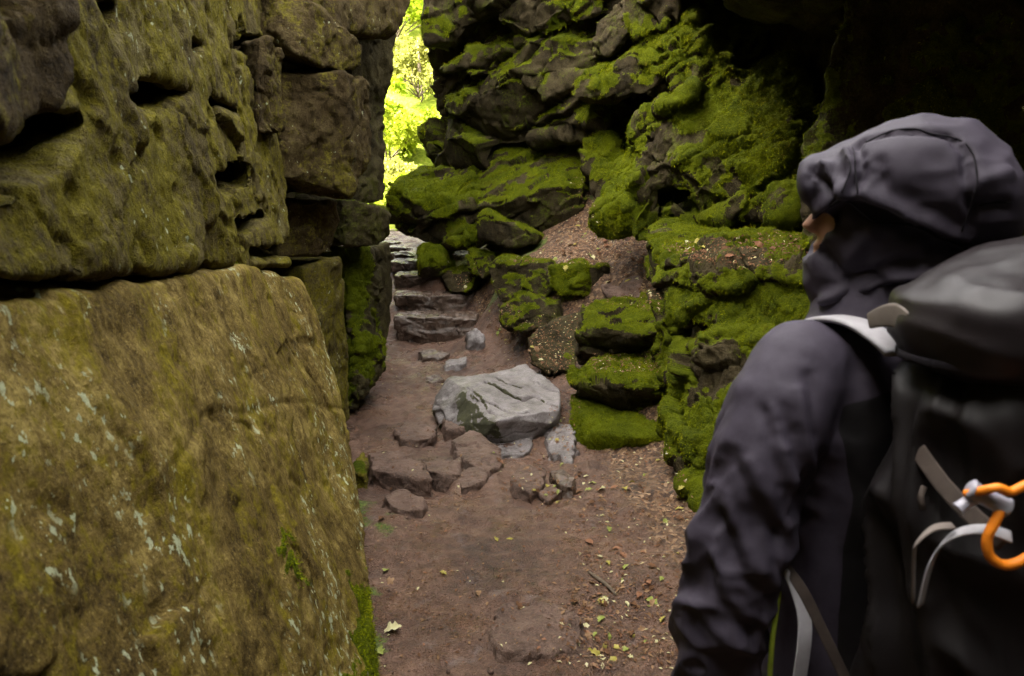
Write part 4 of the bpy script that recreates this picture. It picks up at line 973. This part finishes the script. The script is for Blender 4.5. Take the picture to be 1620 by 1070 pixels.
# hood: crown shell, cowl, gathered brim and band
def column(x, y0, y1, w):
    dd = 1.30 + (1440 - x) * .0004; c = W(x, (y0 + y1) / 2, dd); return (c, UP * ((y1 - y0) / 2 / F_PX * dd), HS * w)
def row(y, x0, x1, w):
    xm = (x0 + x1) / 2; dd = 1.30 + (1440 - xm) * .0004; return (W(xm, y, dd), HF * ((x1 - x0) / 2 / F_PX * dd / .95), HS * w)
V, F = [], []
loft(V, F, [column(*a) for a in [(1612, 318, 366, .03), (1606, 285, 388, .065), (1594, 255, 398, .09), (1570, 224, 404, .11), (1530, 198, 404, .125), (1470, 186, 398, .132), (1400, 197, 380, .13), (1345, 221, 352, .118), (1312, 238, 342, .105), (1296, 247, 335, .097), (1280, 244, 337, .098), (1268, 255, 322, .09), (1262, 268, 306, .07)]], 36)
loft(V, F, [row(*a) for a in [(322, 1330, 1580, .09), (345, 1296, 1578, .103), (375, 1287, 1566, .106), (410, 1281, 1540, .102), (445, 1279, 1510, .096), (478, 1287, 1488, .094), (505, 1299, 1478, .10), (535, 1304, 1478, .108), (562, 1312, 1470, .104)]], 36)
me = soup(V, F)
# hollow it in front so the face sits inside
fo = []
for i in range(14):
    th = 2 * math.pi * i / 14
    for q, sc in ((.06, .85), (.19, 1.0)): fo.append(hp(q, .062 * math.cos(th) * sc, -.022 + .068 * math.sin(th) * sc))
o_cut = (fo,)
me = voxel(me, .0055, [o_cut]); smooth_mesh(me, 10, .5)
V = getV(me); N = getN(me)
d = .005 * fbm(V, .09, 3, 15) + .0026 * (1 - 2 * np.abs(vnoise(V * np.array([14, 14, 30]), 16)))
def crease(pts, w, a):
    global d
    d = d + press(V, N, pts, w, a)
def hs(px, py, side=.125):      # a point on the camera side of the hood
    dd = 1.30 + (1440 - px) * .0004; return W(px, py, dd - side)
band = [hs(1292, 338, .085), hs(1316, 316, .10), hs(1345, 308, .112), hs(1390, 322, .125), hs(1440, 345, .128), hs(1490, 366, .122), hs(1530, 380, .115)]
crease(band, .011, 0.0204)
crease([b - UP * .024 for b in band], .010, -0.0170)
crease([hs(1352, 222, .06), hs(1358, 262, .10), hs(1350, 305, .115)], .007, -0.0102)
crease([hs(1335, 232, .06), hs(1342, 270, .09), hs(1332, 300, .105)], .006, 0.0085)
crease([hs(1385, 250, .11), hs(1388, 290, .12)], .010, -0.0085)
crease([hs(1500, 205, .05), hs(1530, 235, .09), hs(1540, 300, .11), hs(1535, 375, .11)], .006, -0.0102)
crease([hs(1362, 216, .05), hs(1420, 202, .05), hs(1500, 205, .05)], .006, -0.0085)
crease([hs(1550, 330, .1), hs(1600, 328, .05)], .008, -0.0085); crease([hs(1546, 290, .11), hs(1600, 270, .06)], .012, 0.0085)
crease([hs(1300, 480, .08), hs(1400, 448, .1), hs(1480, 440, .1)], .013, 0.0221); crease([hs(1330, 470, .09), hs(1400, 436, .1), hs(1450, 428, .1)], .010, -0.0170)
crease([hs(1290, 400, .09), hs(1340, 440, .1), hs(1390, 452, .1)], .014, -0.0136); crease([hs(1375, 360, .11), hs(1330, 420, .1)], .014, 0.0119)
crease([hs(1310, 500, .09), hs(1400, 470, .11), hs(1480, 462, .1)], .010, -0.0170)
crease([hs(1280, 262, .06), hs(1296, 290, .085), hs(1320, 318, .10)], .008, -0.0119); crease([hs(1300, 252, .06), hs(1312, 282, .09), hs(1330, 306, .10)], .007, 0.0102)
crease([hs(1268, 280, .07), hs(1288, 322, .08)], .008, -0.0085)
setV(me, V + N * d[:, None])
HV = V + N * d[:, None]
hood = link('hood', me, M_HOOD, person)
def on_hood(p, sink=.0004):
    i = onto(HV, p); return HV[i] + N[i] * sink
seams = [[hs(1352, 224, .06), hs(1357, 244, .08), hs(1358, 264, .10), hs(1352, 302, .115)], [hs(1364, 219), hs(1400, 206), hs(1440, 203), hs(1480, 205), hs(1510, 214), hs(1530, 236), hs(1539, 270), hs(1540, 310), hs(1532, 368)],
         [hs(1336, 236), hs(1340, 262), hs(1334, 296)], [hs(1545, 334), hs(1575, 330), hs(1600, 332)],
         [hs(1296, 352), hs(1318, 332), hs(1346, 328), hs(1390, 343), hs(1440, 366), hs(1490, 388), hs(1530, 402)]]
tubes('seam', [([on_hood(q) for q in g], .0015 if i < 4 else .0022, 6) for i, g in enumerate(seams)], M_DKSEAM, hood, smooth_run=True)

# ------------------------------------------------------------------ the backpack
PC_ = (.03, -.25)
pack = empty('backpack', bp(PC_[0], PC_[1], .74)); tag(pack, "black hiking backpack with an orange cord loop worn on the hiker's back", 'backpack')
V, F = [], []
cz = lambda z, a, b, dl=0, df=0: (bp(PC_[0] + dl, PC_[1] + df, z), BL * a, BF * b)
loft(V, F, [cz(.74, .11, .07), cz(.77, .145, .095), cz(.85, .158, .11), cz(1.05, .162, .115), cz(1.25, .16, .112), cz(1.38, .15, .105), cz(1.44, .12, .08)], 40, 2.8)
me = voxel(soup(V, F), .007); smooth_mesh(me, 4)
V = getV(me); N = getN(me); q = (V - BB) @ BF
Qp = np.stack([V[:, 2] * 3 + q * 10, q * 16 - V[:, 2] * 7, ((V - BB) @ BL) * 6], 1)
d = .019 * (1 - 2.4 * np.abs(vnoise(Qp, 51))) + .006 * (1 - 2 * np.abs(vnoise(Qp * 2.1, 52))) + .008 * fbm(V, .15, 2, 53)
setV(me, V + N * d[:, None]); bag = link('main_bag', me, M_PACK, pack)
V, F = [], []
loft(V, F, [cz(1.425, .12, .08), cz(1.435, .165, .12), cz(1.47, .178, .135), cz(1.52, .176, .134), cz(1.55, .148, .115, -.03), cz(1.58, .105, .085, -.065), cz(1.597, .05, .04, -.09)], 40, 2.5)
me = voxel(soup(V, F), .0065); smooth_mesh(me, 8)
V = getV(me); N = getN(me); q = (V - BB) @ BF
d = .010 * fbm(V, .12, 3, 55) + .005 * (1 - 2 * np.abs(vnoise(np.stack([V[:, 2] * 22, q * 9, ((V - BB) @ BL) * 9], 1), 56)))
setV(me, V + N * d[:, None]); lid = link('lid', me, M_PACKL, pack)
ribbon('lid_piping', [bp(PC_[0] + .172 * math.cos(t) , PC_[1] + .128 * math.sin(t), 1.443) for t in np.linspace(0, 6.28, 14)], .010, .006, M_DKSEAM, lid)
ribbon('shoulder_strap', [bp(.12, -.14, 1.43), bp(.118, -.10, 1.450), bp(.118, -.05, 1.464), bp(.12, .01, 1.458), bp(.118, .07, 1.42), bp(.11, .125, 1.34), bp(.115, .150, 1.25), bp(.14, .135, 1.10)], [.055, .055, .05, .048, .05, .055, .05, .03], .010, M_GREYW, pack, BL)
ribbon('shoulder_strap', [bp(-.10, -.13, 1.44), bp(-.11, -.05, 1.485), bp(-.12, .07, 1.45), bp(-.13, .145, 1.25), bp(-.16, .12, 1.10)], .05, .010, M_GREYW, pack, BL)
def ps(px, py, d=.94): return W(px, py, d)
ribbon('load_strap', [ps(1436, 512, 1.03), ps(1418, 500, 1.06), ps(1398, 500, 1.09), ps(1376, 508, 1.12)], [.03, .034, .03, .022], .006, M_TAUPE, pack, UP)
ribbon('hip_strap', [ps(1242, 902, 1.13), ps(1258, 935, 1.12), ps(1272, 975, 1.11), ps(1272, 1020, 1.10), ps(1262, 1090, 1.10)], [.010, .016, .024, .026, .026], .003, M_GREYW, pack, [1, .3, 0])
ribbon('hip_strap', [ps(1240, 895, 1.135), ps(1270, 935, 1.12), ps(1302, 1000, 1.11), ps(1345, 1090, 1.10)], .018, .003, M_BRNW, pack, [1, .3, .3])
tubes('piping', [([ps(1232, 935, 1.14), ps(1227, 975, 1.13), ps(1221, 1020, 1.12), ps(1217, 1090, 1.12)], .0042, 8)], M_GRNC, pack, smooth_run=True)
ribbon('side_strap', [ps(1452, 712, 1.0), ps(1488, 762, .955), ps(1530, 808, .91), ps(1590, 862, .875)], .022, .003, M_BRNW, pack, [.5, .1, 1])
ribbon('side_strap', [ps(1600, 850, .87), ps(1560, 838, .875), ps(1520, 842, .885), ps(1490, 862, .89), ps(1470, 900, .89), ps(1456, 958, .895)], [.016, .016, .018, .019, .019, .018], .003, M_GREYW, pack, [.6, .5, .3])
ribbon('side_strap', [ps(1508, 832, .89), ps(1478, 836, .885), ps(1452, 858, .88), ps(1446, 880, .885), ps(1445, 950, .90)], .011, .003, M_TAUPE, pack, [.5, .7, .2])
def rod(p, q, r):
    p, q = np.array(p), np.array(q); t = q - p
    return ([p, p + t * .06, p + t * .10, p + t * .5, p + t * .9, p + t * .94, q], [r * .7, r, r * .86, r * .8, r * .86, r, r * .7], 14)
lock = tubes('cord_lock', [rod(ps(1532, 772, .86), ps(1596, 806, .85), .0125)], M_PLAS, pack)
tubes('lock_button', [rod(ps(1514, 806, .86), ps(1540, 788, .86), .0085)], M_PLAS, lock)
tubes('cord_loop', [([ps(1528, 782, .862), ps(1556, 776, .846), ps(1580, 772, .84), ps(1600, 778, .84), ps(1640, 764, .84), ps(1690, 790, .84)], .0052, 10),
                    ([ps(1584, 806, .848), ps(1574, 826, .845), ps(1562, 852, .843), ps(1566, 880, .842), ps(1590, 894, .84), ps(1622, 884, .84), ps(1660, 850, .84)], .0058, 10)], M_ORNG, pack, smooth_run=True)
tubes('zip_pull', [([ps(1462, 770, .97), ps(1456, 786, .965), ps(1460, 806, .96)], .004, 8)], M_BRNW, pack)
# ================================================================== fallen leaves and twigs
bpy.context.view_layer.update()
DG = bpy.context.evaluated_depsgraph_get()
def hit(px, py, skip=('body', 'jacket', 'hood', 'moss')):
    r = ray(px, py); r = r / np.linalg.norm(r); o = CAM.copy()
    for _ in range(12):
        ok, loc, nor, idx, ob, mx = scene.ray_cast(DG, Vector(o), Vector(r))
        if not ok: return None
        if ob.name.split('.')[0] in skip: o = np.array(loc) + r * .004; continue
        return np.array(loc), np.array(nor), ob
    return None

def leaf_mesh(seed, oak=True):
    """one leaf with lobes, folded on its midrib and curled, 1 unit long"""
    r = random.Random(seed); n = 13; L, R, M = [], [], []
    for i in range(n):
        t = i / (n - 1); w = .30 * math.sin(math.pi * min(1, t * 1.02)) ** .7 * (.75 + .45 * t)
        if oak: w *= 1 + .38 * math.sin(t * 21 + r.uniform(-.3, .3))
        z = .16 * math.sin(t * 3 + seed) + .05 * math.sin(t * 9 + seed * 2)
        M.append((t, 0, z)); L.append((t + .03, w * r.uniform(.85, 1.1), z + .30 * w + r.uniform(-.03, .03))); R.append((t + .03, -w * r.uniform(.85, 1.1), z + .34 * w + r.uniform(-.03, .03)))
    V = M + L + R + [(-.28, .02, .02), (-.28, -.015, .02)]; F = []
    for i in range(n - 1):
        F.append((i, i + 1, n + i + 1, n + i)); F.append((i + 1, i, 2 * n + i, 2 * n + i + 1))
    F.append((3 * n, 3 * n + 1, 0, 0))
    V = np.array(V); V[:, 0] -= .4
    bm = bmesh.new(); vs = [bm.verts.new(v) for v in V]
    for f in F: bm.faces.new([vs[q] for q in dict.fromkeys(f)])
    me = bpy.data.meshes.new('leaf'); bm.to_mesh(me); bm.free(); shade_smooth(me); return me
LM = {k: leaf_mat('leaf ' + k, c, .2) for k, c in {
    'tan': [(.15, .085, .042), (.23, .14, .075), (.33, .22, .13)], 'brown': [(.07, .035, .017), (.12, .060, .030), (.18, .095, .05)],
    'yellow': [(.22, .19, .035), (.33, .29, .07), (.40, .33, .13)], 'green': [(.15, .18, .03), (.24, .27, .07), (.36, .36, .16)],
    'pale': [(.38, .34, .17), (.50, .47, .26), (.55, .50, .32)], 'rust': [(.15, .065, .032), (.22, .11, .062), (.29, .16, .10)]}.items()}
PROTO = {}
for k in LM:
    PROTO[k] = []
    for s in range(4):
        me = leaf_mesh(s * 7 + len(k), s < 3); me.materials.append(LM[k]); PROTO[k].append(me)
def put_leaf(loc, nor, kind, size, r, label, group=None):
    o = bpy.data.objects.new('fallen_leaf', r.choice(PROTO[kind])); COL.objects.link(o)
    n = Vector(nor) + Vector((r.uniform(-.3, .3), r.uniform(-.3, .3), .3)); q = n.to_track_quat('Z', 'Y')
    o.rotation_mode = 'QUATERNION'; o.rotation_quaternion = q @ Matrix.Rotation(r.uniform(0, 6.28), 3, 'Z').to_quaternion()
    o.scale = (size, size * r.uniform(.8, 1.1), size * r.uniform(.6, 1.3)); o.location = Vector(loc) + Vector(nor) * .003
    tag(o, label, 'leaf', group); return o
r = random.Random(5)
for px, py, k, sz, lab in [
    (616, 998, 'pale', .078, 'large pale cream leaf lying flat on mud at the bottom of the boulder'), (612, 902, 'green', .06, 'pale green leaf at the foot of the leaning boulder above the cream one'),
    (622, 920, 'tan', .06, 'long tan leaf just under the pale green one by the boulder foot'), (600, 1030, 'green', .055, 'light green leaf in the moss at the boulder foot, lowest by the left edge'),
    (670, 920, 'tan', .04, 'small pinkish tan leaf alone on mud right of the long tan one'), (702, 909, 'yellow', .045, 'curled yellow leaf alone on the bare mud'),
    (762, 941, 'tan', .05, 'curled two tone tan leaf in the middle of the bare mud'), (806, 854, 'yellow', .042, 'bright yellow leaf of a pair in the centre of the path'),
    (784, 853, 'yellow', .035, 'smaller yellow leaf of the pair in the centre of the path'), (604, 822, 'brown', .055, 'dark brown curled leaf against the left boulder below the ledge stone'),
    (960, 922, 'rust', .06, 'rusty pink leaf beside the bent dark twig'), (930, 858, 'rust', .07, 'broad rusty leaf on the path above the bent dark twig'),
    (1026, 952, 'green', .07, 'yellow green oak leaf near the hiker sleeve at lower right'), (938, 1036, 'yellow', .06, 'mottled yellow leaf at the bottom right of the path'),
    (945, 775, 'pale', .085, 'whitish oak leaf in the litter under the low mossy stone'), (990, 775, 'yellow', .06, 'vivid yellow leaf in the litter right of the whitish one'),
    (905, 910, 'tan', .032, 'tiny tan leaf left of the bent dark twig'), (1000, 1000, 'brown', .05, 'dark crumpled leaf left of the hiker cuff'),
    (730, 722, 'tan', .03, 'small tan leaf on the humped purple brown stone'), (822, 1003 - 40, 'brown', .045, 'brown crumpled leaf on mud just above the buried slab'),
    (858, 592, 'pale', .05, 'cream leaf resting on the back of the flat topped boulder'), (700, 610, 'pale', .04, 'pale leaf on mud behind the flat topped boulder')]:
    h = hit(px, py)
    if h: put_leaf(h[0], h[1], k, sz, r, lab)
def inside(poly, x, y):
    c = False; j = len(poly) - 1
    for i in range(len(poly)):
        (xi, yi), (xj, yj) = poly[i], poly[j]
        if (yi > y) != (yj > y) and x < (xj - xi) * (y - yi) / (yj - yi) + xi: c = not c
        j = i
    return c
ZONES = [
    ('scattered on the path between the whitish leaf and the hiker', [(820, 740), (1060, 715), (1110, 810), (1070, 1000), (960, 1060), (900, 960), (930, 860)], 130, (.02, .052)),
    ('in the litter round the grey slabs before the big boulder', [(760, 690), (870, 660), (915, 660), (920, 740), (960, 790), (870, 800), (790, 780)], 45, (.022, .052)),
    ('on the leafy terrace above the bank stones', [(800, 412), (880, 385), (920, 280), (940, 345), (1020, 385), (1030, 440), (960, 450)], 60, (.04, .075)),
    ('on the mossy cap below the hanging bulge', [(1060, 385), (1270, 360), (1290, 400), (1100, 415)], 24, (.035, .07)),
    ('on the bank between the steps and the terrace', [(690, 400), (760, 450), (830, 500), (880, 590), (800, 560), (750, 480)], 40, (.035, .06))]
WORDS = {'tan': 'tan', 'brown': 'dark brown', 'yellow': 'yellow', 'green': 'pale green', 'pale': 'cream', 'rust': 'rusty'}
for zn, poly, n, (s0, s1) in ZONES:
    xs = [p[0] for p in poly]; ys = [p[1] for p in poly]; k = 0; t = 0
    while k < n and t < n * 12:
        t += 1; x, y = r.uniform(min(xs), max(xs)), r.uniform(min(ys), max(ys))
        if not inside(poly, x, y): continue
        h = hit(x, y)
        if h is None or h[1][2] < .45: continue
        kind = r.choices(list(WORDS), [34, 22, 10, 9, 10, 18])[0]
        put_leaf(h[0], h[1], kind, r.uniform(s0, s1), r, WORDS[kind] + ' fallen leaf ' + zn, WORDS[kind] + ' leaves ' + zn.split(' ', 1)[1] if False else 'fallen leaves, ' + WORDS[kind] + ', ' + zn); k += 1
# leaf crumbs nobody could count
LIT = [([(900, 700), (1060, 700), (1110, 810), (1075, 1060), (880, 1060), (900, 860), (800, 760)], 1500), ([(790, 415), (880, 385), (905, 280), (940, 280), (945, 350), (1030, 385), (1035, 445), (930, 420)], 1400), ([(1040, 390), (1270, 360), (1290, 400), (1100, 415)], 500),
       ([(690, 400), (740, 400), (830, 500), (900, 580), (880, 600), (800, 570), (740, 480)], 900), ([(840, 500), (915, 490), (910, 585), (860, 590)], 450), ([(930, 560), (1045, 555), (1045, 590), (940, 590)], 350), ([(950, 480), (1045, 440), (1045, 495)], 200),
       ([(560, 680), (900, 680), (900, 1060), (600, 1060)], 500), ([(640, 540), (740, 540), (690, 620), (560, 650)], 200), ([(1060, 410), (1260, 405), (1200, 430)], 120), ([(860, 655), (930, 590), (900, 720)], 160)]
pts = []; rl = random.Random(9)
for poly, n in LIT:
    xs = [p[0] for p in poly]; ys = [p[1] for p in poly]; k = 0; t = 0
    while k < n and t < n * 6:
        t += 1; x, y = rl.uniform(min(xs), max(xs)), rl.uniform(min(ys), max(ys))
        if not inside(poly, x, y): continue
        h = hit(x, y)
        if h is None or h[1][2] < .35: continue
        pts.append((*h[0], *h[1])); k += 1
A = np.array(pts); n = len(A); g = np.random.default_rng(3)
D = g.normal(size=(n, 3)); D -= A[:, 3:] * (D * A[:, 3:]).sum(1)[:, None]; D /= np.linalg.norm(D, axis=1)[:, None]; D += A[:, 3:] * g.uniform(-.1, .35, (n, 1))
S = np.cross(A[:, 3:], D); L = g.uniform(.007, .026, n)[:, None]; Wd = L * g.uniform(.25, .6, (n, 1)); P = A[:, :3] + A[:, 3:] * .004
VV = np.concatenate([P - D * L * .5, P + S * Wd * .5 + A[:, 3:] * .004, P + D * L * .5, P - S * Wd * .5 + A[:, 3:] * .003]); k = np.arange(n)
me = mesh_arrays('leaf_litter', VV, np.stack([k, k + n, k + 2 * n, k + 3 * n], 1))
lt = link('leaf_litter', me, None, origin=np.zeros(3), smooth=False)
for q in ('brown', 'tan', 'rust', 'pale'): me.materials.append(LM[q])
me.polygons.foreach_set('material_index', g.choice(4, len(me.polygons), p=[.42, .30, .2, .08]).astype(np.int32)); me.update()
tag(lt, 'crumbs of broken brown leaf strewn over path, bank and terrace', None, None, 'stuff')
# grit trodden into the path
g2 = np.random.default_rng(21); n = 1500
px_ = g2.uniform(-1.35, 1.25, n); py_ = 2.2 + 6.3 * g2.uniform(0, 1, n) ** 1.3
keep = (fbm(np.stack([px_, py_, px_ * 0], 1), .5, 3, 99) > -.15); px_, py_ = px_[keep], py_[keep]; n = len(px_)
rad = .0035 + .011 * g2.uniform(0, 1, n) ** 4; c3 = np.stack([px_, py_, gz(px_, py_) + rad * .25], 1)
ico = bmesh.new(); bmesh.ops.create_icosphere(ico, subdivisions=1, radius=1); ico.verts.ensure_lookup_table()
IV = np.array([v.co for v in ico.verts]); IF = np.array([[v.index for v in f.verts] for f in ico.faces]); ico.free()
VV = (IV[None] * (rad[:, None, None] * g2.uniform(.6, 1.25, (n, 1, 3)) * np.array([1, 1, .6])) * g2.uniform(.8, 1.2, (n, len(IV), 1)) + c3[:, None]).reshape(-1, 3)
FF = (IF[None] + (np.arange(n) * len(IV))[:, None, None]).reshape(-1, 3)
tag(link('grit', mesh_arrays('grit', VV, FF), M_MUDST, origin=np.zeros(3), smooth=False), 'grit and tiny stones trodden into the earth path', None, None, 'stuff')
def lay(pts, up=.008): return [hit(x, y)[0] + np.array([0, 0, up]) for x, y in pts]
tag(tubes('twig', [(lay([(932, 908), (948, 920), (962, 930), (974, 944)]), [.006, .010, .009, .005], 8)], M_BARK), 'bent dark twig lying on the path beside a rusty leaf', 'twig')
tag(tubes('twig', [(lay([(688, 682), (697, 672), (704, 660)]), [.003, .003, .002], 6)], M_BARK), 'thin straight twig by the left corner of the flat topped boulder', 'twig')
# ================================================================== light, sky, camera
SUN_EL, SUN_AZ = math.radians(40), math.radians(-100)      # azimuth measured from +Y towards +X
wd = bpy.data.worlds.new('World'); scene.world = wd; wd.use_nodes = True
nt = wd.node_tree; nt.nodes.clear()
sky = nt.nodes.new('ShaderNodeTexSky'); sky.sky_type = 'NISHITA'; sky.sun_disc = False
sky.sun_elevation = SUN_EL; sky.sun_rotation = SUN_AZ; sky.air_density = 1.0; sky.dust_density = 5.0; sky.ozone_density = .6
hs = nt.nodes.new('ShaderNodeHueSaturation'); hs.inputs['Saturation'].default_value = .18
bg = nt.nodes.new('ShaderNodeBackground'); bg.inputs[1].default_value = .15
wo = nt.nodes.new('ShaderNodeOutputWorld')
nt.links.new(sky.outputs[0], hs.inputs['Color']); tn = nt.nodes.new('ShaderNodeMix'); tn.data_type = 'RGBA'; tn.blend_type = 'MULTIPLY'; tn.inputs[0].default_value = 1; tn.inputs[7].default_value = (1, .95, .87, 1)
nt.links.new(hs.outputs[0], tn.inputs[6]); nt.links.new(tn.outputs[2], bg.inputs[0]); nt.links.new(bg.outputs[0], wo.inputs[0])
sl = bpy.data.lights.new('sun', 'SUN'); sl.energy = 5.0; sl.angle = math.radians(.6); sl.color = (1, .95, .86)
so = bpy.data.objects.new('sun', sl); COL.objects.link(so); so.location = (0, 0, 12)
sd = Vector((math.sin(SUN_AZ) * math.cos(SUN_EL), math.cos(SUN_AZ) * math.cos(SUN_EL), math.sin(SUN_EL)))
so.rotation_euler = sd.to_track_quat('Z', 'Y').to_euler()

cd = bpy.data.cameras.new('camera'); co = bpy.data.objects.new('camera', cd); COL.objects.link(co)
co.location = CAM; co.rotation_euler = (math.radians(90) - PITCH, 0, 0)
cd.sensor_width = 36; cd.lens = 36 * F_PX / 1620; cd.clip_start = .05; cd.clip_end = 1500
cd.dof.use_dof = True; cd.dof.focus_distance = 5.2; cd.dof.aperture_fstop = 7.0
scene.camera = co
scene.view_settings.view_transform = 'Standard'; scene.view_settings.look = 'None'
scene.view_settings.exposure = 4.55; scene.view_settings.gamma = 1
scene.cycles.max_bounces = 6; scene.cycles.diffuse_bounces = 2; scene.cycles.glossy_bounces = 2
scene.cycles.use_denoising = True
for o in bpy.data.objects:
    if '_w' in o: del o['_w']
